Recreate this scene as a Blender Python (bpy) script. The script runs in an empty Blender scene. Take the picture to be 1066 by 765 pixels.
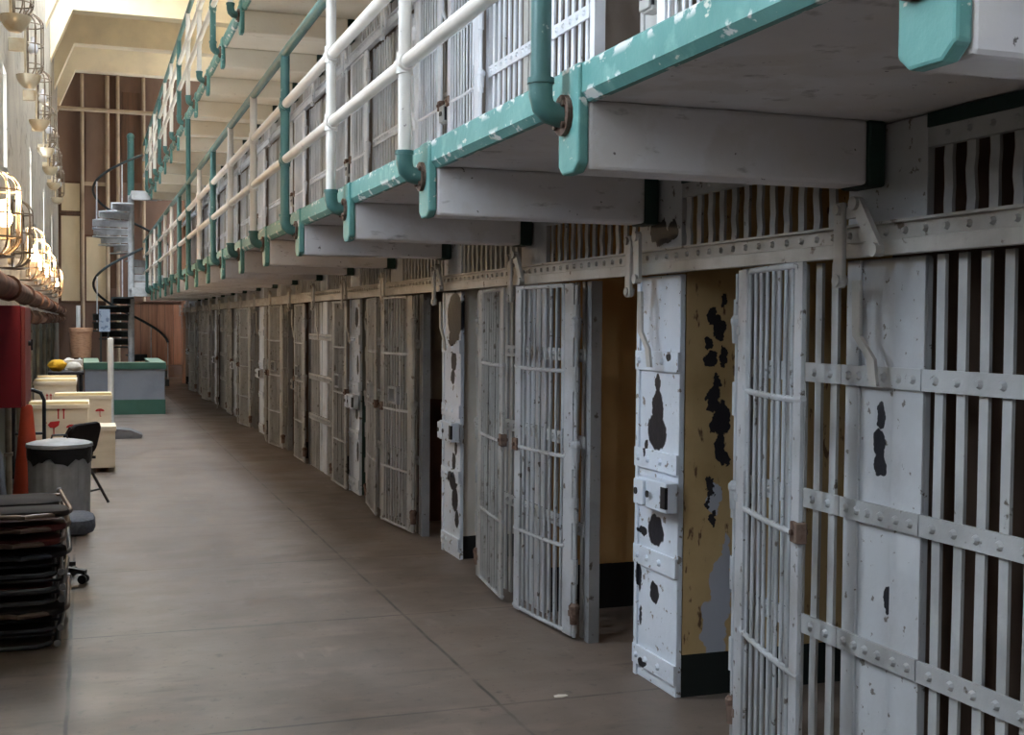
import bpy, bmesh, math, random
from mathutils import Vector, Matrix
random.seed(7)
S = bpy.context.scene
COL = S.collection
PI = math.pi

# ------------------------------------------------------------------ camera calibration
F, CX, CY, EYE = 1268.0, 533.0, 382.5, Vector((0, 0, 1.65))
def cv(p): return Vector(((p[0] - CX) / F, (p[1] - CY) / F, 1.0))
AY = cv((89, 333.3)).normalized()
AX = cv((4152, 365.7)); AX = (AX - AX.dot(AY) * AY).normalized()
AZ = AX.cross(AY)
if AZ.y > 0: AZ = -AZ
def ray(px, py):
    c = cv((px, py)); return Vector((AX.dot(c), AY.dot(c), AZ.dot(c)))
def at_y(px, py, y): d = ray(px, py); return EYE + d * (y / d.y)
def at_x(px, py, x): d = ray(px, py); return EYE + d * (x / d.x)
def at_z(px, py, z=0.0): d = ray(px, py); return EYE + d * ((z - EYE.z) / d.z)

cam = bpy.data.cameras.new('camera'); co = bpy.data.objects.new('camera', cam); COL.objects.link(co)
cam.sensor_width = 36; cam.lens = F / 1066 * 36; cam.clip_start = 0.05; cam.clip_end = 300
right = Vector((AX.x, AY.x, AZ.x)); down = Vector((AX.y, AY.y, AZ.y)); fwd = Vector((AX.z, AY.z, AZ.z))
M = Matrix.Identity(4)
for i in range(3):
    M[i][0], M[i][1], M[i][2], M[i][3] = right[i], -down[i], -fwd[i], EYE[i]
co.matrix_world = M
S.camera = co

# ------------------------------------------------------------------ materials
def lin(c):
    return tuple((v / 12.92 if v <= 0.04045 else ((v + 0.055) / 1.055) ** 2.4) for v in [x / 255 for x in c]) + (1.0,)

class NT:
    def __init__(s, name):
        s.m = bpy.data.materials.new(name); s.m.use_nodes = True
        s.t = s.m.node_tree; s.t.nodes.clear()
        s.out = s.n('ShaderNodeOutputMaterial'); s.b = s.n('ShaderNodeBsdfPrincipled')
        s.l(s.b.outputs[0], s.out.inputs[0])
        s.pos = s.n('ShaderNodeNewGeometry').outputs['Position']
    def n(s, ty, **kw):
        x = s.t.nodes.new(ty)
        for k, v in kw.items(): setattr(x, k, v)
        return x
    def l(s, a, b): s.t.links.new(a, b)
    def noise(s, scale, detail=4, stretch=(1, 1, 1), rough=0.55, out='Fac'):
        v = s.n('ShaderNodeVectorMath', operation='MULTIPLY'); s.l(s.pos, v.inputs[0]); v.inputs[1].default_value = stretch
        x = s.n('ShaderNodeTexNoise'); x.inputs['Scale'].default_value = scale; x.inputs['Detail'].default_value = detail
        x.inputs['Roughness'].default_value = rough
        s.l(v.outputs[0], x.inputs['Vector']); return x.outputs[out]
    def ramp(s, v, lo, hi):
        r = s.n('ShaderNodeMapRange'); r.inputs['From Min'].default_value = lo; r.inputs['From Max'].default_value = hi
        s.l(v, r.inputs['Value']); return r.outputs['Result']
    def mix(s, f, a, b):
        x = s.n('ShaderNodeMix', data_type='RGBA')
        for k, v in ((0, f), (6, a), (7, b)):
            if hasattr(v, 'is_linked'): s.l(v, x.inputs[k])
            else: x.inputs[k].default_value = v
        return x.outputs[2]
    def math(s, op, a, b=None):
        x = s.n('ShaderNodeMath', operation=op)
        for i, v in enumerate((a, b)):
            if v is None: continue
            if hasattr(v, 'is_linked'): s.l(v, x.inputs[i])
            else: x.inputs[i].default_value = v
        return x.outputs[0]
    def sep(s, axis):
        x = s.n('ShaderNodeSeparateXYZ'); s.l(s.pos, x.inputs[0]); return x.outputs[axis]
    def patches(s, pts, amp=0.03, scale=22):
        """mask of soft-edged blots at fixed places on the surface: (centre, radii)"""
        nz = s.n('ShaderNodeTexNoise'); nz.inputs['Scale'].default_value = scale; nz.inputs['Detail'].default_value = 3
        s.l(s.pos, nz.inputs['Vector'])
        a = s.n('ShaderNodeVectorMath', operation='MULTIPLY_ADD'); s.l(nz.outputs['Color'], a.inputs[0])
        a.inputs[1].default_value = (amp * 2,) * 3; s.l(s.pos, a.inputs[2])
        best = None
        for c, r in pts:
            d = s.n('ShaderNodeVectorMath', operation='SUBTRACT'); s.l(a.outputs[0], d.inputs[0])
            d.inputs[1].default_value = (c[0] + amp, c[1] + amp, c[2] + amp)
            k = s.n('ShaderNodeVectorMath', operation='MULTIPLY'); s.l(d.outputs[0], k.inputs[0])
            k.inputs[1].default_value = tuple(0 if q == 0 else 1 / q for q in r)
            ln = s.n('ShaderNodeVectorMath', operation='LENGTH'); s.l(k.outputs[0], ln.inputs[0])
            best = ln.outputs['Value'] if best is None else s.math('MINIMUM', best, ln.outputs['Value'])
        return s.ramp(best, 1.0, 0.92)
    def finish(s, color, rough=0.6, metal=0.0, bump=None, spec=0.4):
        if hasattr(color, 'is_linked'): s.l(color, s.b.inputs['Base Color'])
        else: s.b.inputs['Base Color'].default_value = color
        s.b.inputs['Roughness'].default_value = rough; s.b.inputs['Metallic'].default_value = metal
        s.b.inputs['Specular IOR Level'].default_value = spec
        if bump:
            bn = s.n('ShaderNodeBump'); bn.inputs['Strength'].default_value = bump[1]; bn.inputs['Distance'].default_value = 0.01
            s.l(s.noise(bump[0], 5), bn.inputs['Height']); s.l(bn.outputs[0], s.b.inputs['Normal'])
        return s.m

def mat(name, base, rough=0.6, metal=0.0, layers=(), bump=None, spec=0.4, pts=None, ptcol=None, amp=0.03, base_band=None):
    t = NT(name); c = lin(base)
    for L in layers:
        sc, c2, lo, hi = L[:4]; st = L[4] if len(L) > 4 else (1, 1, 1)
        c = t.mix(t.ramp(t.noise(sc, 5, st), lo, hi), c, lin(c2))
    if pts:
        c = t.mix(t.patches(pts, amp), c, lin(ptcol))
    if base_band:
        zz = base_band[0]
        f = t.math('LESS_THAN', t.math('ADD', t.sep(2), t.math('MULTIPLY', t.math('SUBTRACT', t.noise(6), 0.5), 0.02)), zz)
        c = t.mix(f, c, lin(base_band[1]))
    return t.finish(c, rough, metal, bump, spec)

MT = {}
def rough_paint(key, base, chips=(60, 50, 46), lo=0.62, hi=0.66, dirt=None, rough=0.5, scale=16):
    d = dirt or tuple(int(v * 0.72) for v in base)
    MT[key] = mat(key, base, rough, 0, [(3.0, d, 0.42, 0.75), (scale, chips, lo + 0.055, hi + 0.06), (55, chips, 0.72, 0.78)], (30, 0.25))

rough_paint('bar_paint', (186, 186, 186), (96, 86, 78), 0.61, 0.65, (150, 148, 146))
rough_paint('door_paint', (184, 186, 190), (92, 82, 74), 0.57, 0.62, (140, 138, 136), scale=22)
rough_paint('worn_door_paint', (172, 171, 169), (96, 88, 80), 0.54, 0.62, (140, 138, 134), scale=14)
rough_paint('post_dull', (150, 150, 152), (90, 82, 76), 0.58, 0.63, (122, 120, 120))
rough_paint('rail_paint', (192, 188, 182), (104, 88, 74), 0.60, 0.66, (150, 140, 130))
rough_paint('post_paint', (196, 197, 200), (58, 50, 48), 0.66, 0.68, (168, 168, 170))
rough_paint('lit_upper_bar_paint', (226, 228, 234), (120, 116, 116), 0.66, 0.70, (196, 198, 204))  # second tier's stronger light painted in as a whiter bar colour
rough_paint('upper_post_paint', (176, 174, 170), (104, 98, 92), 0.64, 0.68, (150, 148, 144))
rough_paint('plate_paint', (220, 226, 234), (34, 36, 44), 0.655, 0.67, (186, 190, 196), scale=13)
def teal():
    t = NT('teal_paint')
    c = t.mix(t.ramp(t.noise(2.5, 5), 0.38, 0.7), lin((108, 160, 154)), lin((88, 142, 136)))
    c = t.mix(t.ramp(t.noise(9, 5), 0.58, 0.72), c, lin((122, 170, 162)))
    c = t.mix(t.ramp(t.noise(30, 3, (1, .5, 1)), 0.66, 0.70), c, lin((206, 208, 196)))
    zz = t.sep(2); low = None
    for z0 in (2.318, 2.318 + 2.225, 2.417, 2.417 + 2.225):
        d = t.math('ABSOLUTE', t.math('SUBTRACT', zz, z0)); low = d if low is None else t.math('MINIMUM', low, d)
    f = t.math('MULTIPLY', t.ramp(low, 0.03, 0.012), t.ramp(t.noise(15, 4, (1, .6, 1)), 0.57, 0.60))
    c = t.mix(f, c, lin((224, 224, 220)))
    return t.finish(c, 0.5, 0, (22, 0.35))
MT['teal_paint'] = teal()
rough_paint('teal_pipe', (76, 116, 112), (150, 166, 158), 0.62, 0.66, (62, 98, 96), rough=0.4)
rough_paint('dark_green_paint', (30, 58, 52), (88, 96, 90), 0.70, 0.73, (22, 44, 40))
rough_paint('pipe_paint', (222, 216, 208), (96, 84, 78), 0.66, 0.68, (200, 192, 184), rough=0.4, scale=24)
MT['gallery_paint'] = mat('gallery_paint', (224, 220, 221), 0.75, 0, [(1.6, (204, 198, 198), 0.4, 0.75), (5, (214, 208, 206), 0.5, 0.6), (9, (166, 158, 156), 0.62, 0.75, (1, 1, 3)), (30, (110, 102, 100), 0.70, 0.73)], (12, 0.3))
MT['cream_gallery'] = mat('cream_gallery', (238, 230, 214), 0.75, 0, [(1.6, (228, 216, 196), 0.4, 0.75), (9, (196, 180, 160), 0.66, 0.78, (1, 1, 3))], (12, 0.3))
MT['ceiling_paint'] = mat('ceiling_paint', (250, 232, 200), 0.8, 0, [(1.0, (216, 200, 172), 0.4, 0.8)], (6, 0.15))
MT['wall_paint'] = mat('wall_paint', (186, 176, 162), 0.8, 0, [(1.4, (160, 150, 138), 0.4, 0.75), (5, (140, 130, 118), 0.58, 0.70, (0.4, 0.4, 0.8)), (20, (120, 110, 98), 0.66, 0.72)], (10, 0.3), base_band=(1.75, (112, 112, 104)))
MT['end_wall'] = mat('end_wall', (128, 102, 88), 0.75, 0, [(1.2, (104, 80, 68), 0.4, 0.7, (1, 1, 0.3))], (6, 0.2))
MT['mid_panel'] = mat('mid_panel', (140, 116, 102), 0.7, 0, [(1.2, (116, 94, 82), 0.4, 0.7, (1, 1, 0.3))])
MT['end_trim'] = mat('end_trim', (186, 166, 142), 0.6, 0, [(2, (160, 138, 116), 0.4, 0.7)])
MT['frosted'] = mat('frosted', (222, 204, 172), 0.5, 0, [(2, (206, 186, 152), 0.4, 0.75, (1, 1, 0.4))])
MT['wood'] = mat('wood', (214, 164, 136), 0.6, 0, [(3, (176, 128, 104), 0.4, 0.7, (4, 4, 0.25)), (22, (190, 146, 120), 0.55, 0.8, (3, 3, 0.1))])
MT['dark_wood'] = mat('dark_wood', (104, 74, 56), 0.6, 0, [(3, (84, 60, 46), 0.4, 0.7, (4, 4, 0.25))])
MT['yellow_cell'] = mat('yellow_cell', (196, 158, 96), 0.7, 0, [(3, (170, 134, 80), 0.45, 0.75), (20, (90, 66, 50), 0.66, 0.70)], (14, 0.3), base_band=(0.16, (34, 38, 34)))
MT['ochre_cell'] = mat('ochre_cell', (210, 168, 112), 0.7, 0, [(2, (194, 148, 92), 0.45, 0.75)], (14, 0.2), base_band=(0.26, (26, 26, 28)))
MT['beige_cell'] = mat('beige_cell', (218, 210, 200), 0.7, 0, [(2, (200, 192, 180), 0.45, 0.75)], (14, 0.2), base_band=(0.16, (26, 24, 24)))
MT['brown_cell'] = mat('brown_cell', (150, 138, 128), 0.7, 0, [(2, (128, 116, 106), 0.45, 0.75)], (14, 0.2), base_band=(1.02, (92, 58, 48)))
MT['green_cell'] = mat('green_cell', (150, 150, 142), 0.7, 0, [(2, (128, 128, 120), 0.45, 0.75)], (14, 0.2), base_band=(0.95, (52, 76, 70)))
MT['gray_cell'] = mat('gray_cell', (156, 142, 132), 0.7, 0, [(2, (134, 120, 110), 0.45, 0.75)], (14, 0.2), base_band=(0.2, (30, 28, 28)))
MT['dull_cell'] = mat('dull_cell', (112, 92, 80), 0.8, 0, [(2, (92, 74, 62), 0.45, 0.75)], (14, 0.2), base_band=(0.2, (30, 28, 28)))
MT['black_metal'] = mat('black_metal', (38, 38, 42), 0.4, 0.2, [(8, (54, 50, 50), 0.5, 0.7)])
MT['black_vinyl'] = mat('black_vinyl', (36, 32, 34), 0.8, 0, [(6, (46, 40, 40), 0.5, 0.7)], (60, 0.1), 0.15)
MT['maroon_vinyl'] = mat('maroon_vinyl', (78, 34, 34), 0.7, 0, [(6, (62, 28, 30), 0.5, 0.7)], (60, 0.1), 0.2)
MT['bronze_tube'] = mat('bronze_tube', (104, 86, 76), 0.4, 0.3, [(8, (80, 66, 58), 0.5, 0.7)])
MT['gray_tube'] = mat('gray_tube', (74, 76, 82), 0.4, 0.3, [(8, (58, 60, 66), 0.5, 0.7)])
MT['gray_fabric'] = mat('gray_fabric', (88, 90, 98), 0.9, 0, [(50, (74, 76, 84), 0.45, 0.6)])
MT['rubber'] = mat('rubber', (112, 110, 112), 0.7, 0, [(12, (90, 88, 90), 0.5, 0.7)])
MT['galvanised'] = mat('galvanised', (176, 182, 192), 0.36, 0.35, [(7, (156, 162, 172), 0.45, 0.65)], (9, 0.1))
MT['lid_metal'] = mat('lid_metal', (140, 142, 146), 0.55, 0.2, [(7, (122, 124, 128), 0.45, 0.65)])
MT['liner'] = mat('liner', (28, 30, 36), 0.3, 0, [(8, (40, 42, 48), 0.5, 0.7)], (25, 0.6))
MT['red_paint'] = mat('red_paint', (122, 12, 32), 0.5, 0, [(3, (108, 12, 28), 0.45, 0.75)])
MT['red_edge'] = mat('red_edge', (150, 74, 74), 0.5, 0, [(3, (130, 62, 62), 0.45, 0.75)])  # lighter, pinker red for the cabinet door only
MT['cone_orange'] = mat('cone_orange', (182, 66, 36), 0.55, 0, [(5, (158, 56, 32), 0.45, 0.75)])
MT['crate_paint'] = mat('crate_paint', (226, 210, 186), 0.6, 0, [(3, (212, 194, 168), 0.45, 0.75, (1, 1, 4))])
MT['crate_lip'] = mat('crate_lip', (240, 218, 166), 0.6, 0, [(4, (224, 198, 144), 0.45, 0.75)])
MT['red_ink'] = mat('red_ink', (188, 44, 44), 0.7, 0, [(30, (206, 90, 84), 0.6, 0.7)])
MT['counter_gray'] = mat('counter_gray', (128, 132, 142), 0.6, 0, [(3, (114, 118, 128), 0.45, 0.75)])
MT['counter_green'] = mat('counter_green', (58, 96, 82), 0.55, 0, [(3, (48, 82, 70), 0.45, 0.75)])
MT['counter_top'] = mat('counter_top', (136, 158, 138), 0.55, 0, [(3, (118, 140, 120), 0.45, 0.75)])
MT['white_paint'] = mat('white_paint', (226, 226, 224), 0.5, 0, [(3, (206, 206, 204), 0.45, 0.75)])
MT['beige_pot'] = mat('beige_pot', (190, 148, 118), 0.8, 0, [(10, (166, 124, 98), 0.45, 0.65, (1, 1, 4))], (30, 0.3))
MT['yellow_cloth'] = mat('yellow_cloth', (232, 176, 40), 0.8, 0, [(9, (210, 150, 30), 0.45, 0.65)])
MT['paper'] = mat('paper', (226, 216, 204), 0.8, 0, [(9, (206, 194, 180), 0.45, 0.65)])
MT['rust_pipe'] = mat('rust_pipe', (132, 96, 80), 0.75, 0, [(4, (96, 66, 56), 0.4, 0.65), (15, (160, 124, 104), 0.6, 0.72)], (14, 0.5))
MT['lamp_metal'] = mat('lamp_metal', (190, 186, 178), 0.32, 0.7, [(6, (150, 140, 128), 0.45, 0.7)])
MT['cage_metal'] = mat('cage_metal', (150, 134, 118), 0.35, 0.7, [(10, (88, 70, 62), 0.5, 0.7)])
MT['reflector'] = mat('reflector', (226, 214, 190), 0.3, 0.3, [(6, (206, 180, 140), 0.45, 0.7)])
MT['stair_white'] = mat('stair_white', (214, 216, 220), 0.5, 0, [(6, (176, 178, 182), 0.45, 0.7)])
MT['stair_dark'] = mat('stair_dark', (66, 74, 76), 0.5, 0.2, [(6, (48, 56, 58), 0.45, 0.7)])
MT['rust_iron'] = mat('rust_iron', (126, 104, 92), 0.75, 0.1, [(18, (84, 62, 52), 0.45, 0.6)], (30, 0.4))
MT['conduit'] = mat('conduit', (160, 152, 136), 0.45, 0.3, [(5, (120, 110, 96), 0.45, 0.7)])
MT['blue_board'] = mat('blue_board', (168, 182, 200), 0.6, 0, [(14, (120, 134, 160), 0.5, 0.6)])

def emit(name, col, k):
    t = NT(name); t.b.inputs['Emission Color'].default_value = lin(col); t.b.inputs['Emission Strength'].default_value = k
    t.b.inputs['Base Color'].default_value = lin(col); return t.m
MT['bulb_lit'] = emit('bulb_lit', (255, 214, 160), 15)
t = NT('bulb_glass'); t.b.inputs['Base Color'].default_value = lin((236, 236, 244)); t.b.inputs['Roughness'].default_value = 0.12
MT['bulb_glass'] = t.m
# window glass, clean and clear
t = NT('window_glass'); t.t.nodes.remove(t.b)
g1 = t.n('ShaderNodeBsdfTransparent'); g2 = t.n('ShaderNodeBsdfGlossy'); g2.inputs['Roughness'].default_value = 0.05
mx = t.n('ShaderNodeMixShader'); mx.inputs[0].default_value = 0.06
t.l(g1.outputs[0], mx.inputs[1]); t.l(g2.outputs[0], mx.inputs[2]); t.l(mx.outputs[0], t.out.inputs[0]); MT['window_glass'] = t.m

# floor: worn concrete with tooled joints
def floor_mat():
    t = NT('floor_concrete')
    c = t.mix(t.ramp(t.noise(0.9, 5, (1.4, 0.7, 1)), 0.38, 0.68), lin((118, 104, 94)), lin((95, 82, 73)))
    c = t.mix(t.ramp(t.noise(2.6, 6, (0.7, 1.6, 1)), 0.50, 0.78), c, lin((130, 113, 102)))
    c = t.mix(t.ramp(t.noise(14, 6), 0.60, 0.78), c, lin((78, 68, 61)))
    c = t.mix(t.ramp(t.noise(70, 2), 0.68, 0.74), c, lin((64, 55, 50)))
    c = t.mix(t.ramp(t.noise(5, 6, (0.35, 1.6, 1)), 0.60, 0.74), c, lin((92, 79, 70)))
    c = t.mix(t.ramp(t.noise(4, 6, (1.6, 0.4, 1)), 0.64, 0.78), c, lin((136, 120, 110)))
    x, y = t.sep(0), t.sep(1)
    wob = t.math('MULTIPLY', t.math('SUBTRACT', t.noise(3), 0.5), 0.02)
    best = None
    for x0 in (-0.08, 1.69):
        d = t.math('ABSOLUTE', t.math('SUBTRACT', t.math('ADD', x, wob), x0)); best = d if best is None else t.math('MINIMUM', best, d)
    fr = t.math('FRACT', t.math('MULTIPLY', t.math('SUBTRACT', t.math('ADD', y, wob), 6.65), 1 / 1.71))
    dy = t.math('MULTIPLY', t.math('MINIMUM', fr, t.math('SUBTRACT', 1.0, fr)), 1.71)
    best = t.math('MINIMUM', best, dy)
    j = t.math('MULTIPLY', t.ramp(best, 0.012, 0.004), t.ramp(t.noise(1.8, 3), 0.36, 0.55))
    c = t.mix(j, c, lin((58, 49, 44)))
    m = t.finish(c, 0.55, 0, None, 0.4)
    bn = t.n('ShaderNodeBump'); bn.inputs['Strength'].default_value = 0.2; bn.inputs['Distance'].default_value = 0.01
    t.l(t.noise(9, 6), bn.inputs['Height']); t.l(bn.outputs[0], t.b.inputs['Normal'])
    t.l(t.ramp(t.noise(1.5, 4), -0.4, 1.5), t.b.inputs['Roughness'])
    return m
MT['floor'] = floor_mat()

# ------------------------------------------------------------------ mesh helpers
class MB:
    def __init__(s): s.bm = bmesh.new()
    def box(s, x0, x1, y0, y1, z0, z1, bev=0.0):
        r = bmesh.ops.create_cube(s.bm, size=1.0)
        vs = r['verts']
        for v in vs:
            v.co = Vector(((x0 + x1) / 2 + v.co.x * (x1 - x0), (y0 + y1) / 2 + v.co.y * (y1 - y0), (z0 + z1) / 2 + v.co.z * (z1 - z0)))
        if bev:
            es = list({e for v in vs for e in v.link_edges})
            bmesh.ops.bevel(s.bm, geom=es, offset=bev, segments=2, affect='EDGES', profile=0.5)
        return s
    def cyl(s, p, q, r, seg=10, r2=None, caps=True):
        p, q = Vector(p), Vector(q); d = q - p
        m = Matrix.Translation((p + q) / 2) @ d.to_track_quat('Z', 'Y').to_matrix().to_4x4()
        bmesh.ops.create_cone(s.bm, cap_ends=caps, segments=seg, radius1=r, radius2=r if r2 is None else r2, depth=d.length, matrix=m)
        return s
    def tube(s, pts, r, seg=8, closed=False):
        pts = [Vector(p) for p in pts]; n = len(pts); rings = []
        prev = None
        for i, p in enumerate(pts):
            a = pts[(i - 1) % n] if closed or i > 0 else p
            b = pts[(i + 1) % n] if closed or i < n - 1 else p
            d = (b - a).normalized()
            if prev is None:
                u = d.orthogonal().normalized()
            else:
                u = (prev - prev.dot(d) * d)
                u = u.normalized() if u.length > 1e-6 else d.orthogonal().normalized()
            prev = u; w = d.cross(u)
            rings.append([s.bm.verts.new(p + (u * math.cos(2 * PI * k / seg) + w * math.sin(2 * PI * k / seg)) * r) for k in range(seg)])
        for i in range(n if closed else n - 1):
            A, B = rings[i], rings[(i + 1) % n]
            for k in range(seg):
                s.bm.faces.new((A[k], A[(k + 1) % seg], B[(k + 1) % seg], B[k]))
        if not closed:
            s.bm.faces.new(rings[0][::-1]); s.bm.faces.new(rings[-1])
        return s
    def prism(s, poly, axis, a, b):
        """extrude a 2-D outline along an axis (0,1,2); outline uses the other two axes in order"""
        def P(u, v, w):
            q = [0, 0, 0]; o = [i for i in range(3) if i != axis]; q[o[0]], q[o[1]], q[axis] = u, v, w; return q
        A = [s.bm.verts.new(P(u, v, a)) for u, v in poly]; B = [s.bm.verts.new(P(u, v, b)) for u, v in poly]
        n = len(poly)
        s.bm.faces.new(A[::-1]); s.bm.faces.new(B)
        for i in range(n): s.bm.faces.new((A[i], A[(i + 1) % n], B[(i + 1) % n], B[i]))
        return s
    def lathe(s, prof, c=(0, 0, 0), seg=24):
        rings = []
        for r, z in prof:
            rings.append([s.bm.verts.new((c[0] + r * math.cos(2 * PI * k / seg), c[1] + r * math.sin(2 * PI * k / seg), c[2] + z)) for k in range(seg)] if r > 1e-6 else [s.bm.verts.new((c[0], c[1], c[2] + z))])
        for A, B in zip(rings, rings[1:]):
            for k in range(seg):
                f = [A[k % len(A)], A[(k + 1) % len(A)], B[(k + 1) % len(B)], B[k % len(B)]]
                f2 = []
                for v in f:
                    if v not in f2: f2.append(v)
                if len(f2) > 2: s.bm.faces.new(f2)
        return s
    def ball(s, c, r, seg=10, sc=(1, 1, 1)):
        m = Matrix.Translation(c) @ Matrix.Diagonal((*sc, 1))
        bmesh.ops.create_uvsphere(s.bm, u_segments=seg, v_segments=max(6, seg // 2 + 2), radius=r, matrix=m); return s
    def mesh(s, name, m, smooth=False):
        bmesh.ops.recalc_face_normals(s.bm, faces=s.bm.faces[:])
        me = bpy.data.meshes.new(name); s.bm.to_mesh(me); s.bm.free()
        me.materials.append(MT[m] if isinstance(m, str) else m)
        if smooth:
            for p in me.polygons: p.use_smooth = True
            try: me.set_sharp_from_angle(angle=math.radians(40))
            except Exception: pass
        return me

def link(name, me, parent=None, loc=(0, 0, 0), rz=0.0):
    o = bpy.data.objects.new(name, me); COL.objects.link(o)
    o.location = loc; o.rotation_euler = (0, 0, rz)
    if parent is not None: o.parent = parent
    return o
def tag(o, label, cat, group=None):
    o['label'] = label; o['category'] = cat
    if group: o['group'] = group
    return o
def thing(name, label, cat, loc=(0, 0, 0), rz=0.0, group=None):
    o = link(name, None, None, loc, rz); o.empty_display_size = 0.1
    return tag(o, label, cat, group)
def struct(name, mb, m, smooth=False):
    o = link(name, mb.mesh(name, m, smooth)); o['kind'] = 'structure'; return o
CACHE = {}
def cached(key, fn):
    if key not in CACHE: CACHE[key] = fn()
    return CACHE[key]
ORD = ['first', 'second', 'third', 'fourth', 'fifth', 'sixth', 'seventh', 'eighth', 'ninth', 'tenth', 'eleventh', 'twelfth', 'thirteenth', 'fourteenth',
       'fifteenth', 'sixteenth', 'seventeenth', 'eighteenth', 'nineteenth', 'twentieth', 'twenty-first', 'twenty-second', 'twenty-third', 'twenty-fourth']

# ------------------------------------------------------------------ layout constants
XW = 2.45                       # plane of the cell fronts
L0, PAIR = 5.0, 3.30            # lock columns at L0 + PAIR*k, plain posts half a pair further
STORY = 2.225
YEND = 37.0
XL = -0.72                      # left wall face
GX = 1.365                      # outer face of the gallery edge
GY0, GP = 3.41, 1.648           # bracket centres
GEND = 29.4

# ------------------------------------------------------------------ the shell
struct('floor', MB().box(XL - 0.6, 6.0, -7, YEND + 0.4, -0.2, 0.0), 'floor')
# left wall with tall barred windows
WIN = [(-0.45 + 5.5 * i, 0.45 + 5.5 * i) for i in range(-1, 7)]
WIN = [(a + 0.0, b) for a, b in WIN]
WZ0, WZ1 = 3.0, 4.05
ws = sorted([(12.45 + 5.75 * i, 13.0 + 5.75 * i) for i in range(0, 4)])
TALL = (2.7, 8.75)                # tall windows added in the unseen near bays for more light
us = [(-5.15 + 2.75 * i, -4.43 + 2.75 * i) for i in range(5)]
YC0 = 8.0
edges = [-7.0] + [v for w in ws for v in w] + [YEND + 0.4]
mb = MB()
mb.box(XL - 0.4, XL, YC0, YEND + 0.4, 0, WZ0); mb.box(XL - 0.4, XL, YC0, YEND + 0.4, WZ1, 10.6)
mb.box(XL - 0.4, XL, -7, YC0, 0, TALL[0]); mb.box(XL - 0.4, XL, -7, YC0, TALL[1], 10.6)
edges = [YC0] + [v for w in ws for v in w] + [YEND + 0.4]
for a, b in zip(edges[0::2], edges[1::2]): mb.box(XL - 0.4, XL, a, b, WZ0, WZ1)
edges = [-7.0] + [v for w in us for v in w] + [YC0]
for a, b in zip(edges[0::2], edges[1::2]): mb.box(XL - 0.4, XL, a, b, TALL[0], TALL[1])
struct('wall_left', mb, 'wall_paint')
for i, (a, b, WA, WB) in enumerate([w + (WZ0, WZ1) for w in ws] + [w + TALL for w in us]):
    f = MB()
    x0, x1 = XL - 0.30, XL - 0.24
    for yy in (a, b - 0.05): f.box(x0, x1, yy, yy + 0.05, WA, WB)
    for zz in ((WA, (WA + WB) / 2 - 0.02, WB - 0.05) if WB - WA < 2 else [WA + (WB - WA - 0.05) * q / 4 for q in range(5)]): f.box(x0, x1, a, b, zz, zz + 0.05)
    f.box(x0, x1, (a + b) / 2 - 0.02, (a + b) / 2 + 0.02, WA, WB)
    o = struct('window_%d' % (i + 1), f, 'white_paint')
    p = link('window_pane', MB().box(XL - 0.275, XL - 0.265, a + 0.04, b - 0.04, WA + 0.04, WB - 0.04).mesh('window_pane', 'window_glass'), o)
# ceiling slab with a long skylight over the corridor, haunched beams
CZ = 9.75
SK = (-0.6, 1.25, 9.0, 28.5)
mb = MB()
mb.box(XL - 0.5, SK[0], -7, YEND + 0.4, CZ, CZ + 0.3); mb.box(SK[1], 8.2, -7, YEND + 0.4, CZ, CZ + 0.3)
mb.box(SK[0], SK[1], SK[3], YEND + 0.4, CZ, CZ + 0.3); mb.box(SK[0], SK[1], -7, SK[2], CZ, CZ + 0.3)
struct('ceiling', mb, 'ceiling_paint')
BZ = 8.67
for i, yb in enumerate([YEND - 0.2 - 3.5 * k for k in range(12)]):
    b = MB().prism([(XL, CZ), (XL, BZ - 1.15), (XL + 0.48, BZ), (8.0, BZ), (8.0, CZ)], 1, yb - 0.22, yb + 0.22)
    struct('ceiling_beam', b, 'ceiling_paint')
f = MB()
for yy in [SK[2] + 1.6 * k for k in range(21)]: f.box(SK[0], SK[1], yy - 0.03, yy + 0.03, CZ + 0.1, CZ + 0.2)
f.box(SK[0], SK[0] + 0.05, SK[2], SK[3], CZ + 0.1, CZ + 0.2); f.box(SK[1] - 0.05, SK[1], SK[2], SK[3], CZ + 0.1, CZ + 0.2)
sk = struct('window_%d' % (len(ws) + len(us) + 1), f, 'white_paint')
link('window_pane', MB().box(SK[0], SK[1], SK[2], SK[3], CZ + 0.20, CZ + 0.21).mesh('window_pane', 'window_glass'), sk)
struct('wall_back', MB().box(XL - 0.4, 8.2, YEND, YEND + 0.4, 0, 10.5), 'end_wall')
struct('wall_front', MB().box(XL - 0.4, 8.2, -7.4, -7, 0, 10.5), 'wall_paint')
struct('wall_right', MB().box(8.0, 8.4, -7, YEND + 0.4, 0, 10.5), 'wall_paint')

# ------------------------------------------------------------------ cells behind the bars
def cell_walls(ya, yb, z0, z1, m, x0=XW + 0.06, x1=4.75):
    mb = MB()
    return mb, m
cells = []                      # (near y, far y) between partition centres
bounds = [L0 - PAIR, L0 - PAIR / 2]
for k in range(0, 9):
    bounds += [L0 + PAIR * k, L0 + PAIR * k + PAIR / 2]
bounds = sorted(bounds)
T1 = {0: 'dull_cell', 1: 'yellow_cell', 2: 'ochre_cell', 3: 'beige_cell', 4: 'brown_cell', 5: 'green_cell'}
HW = 0.19
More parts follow.
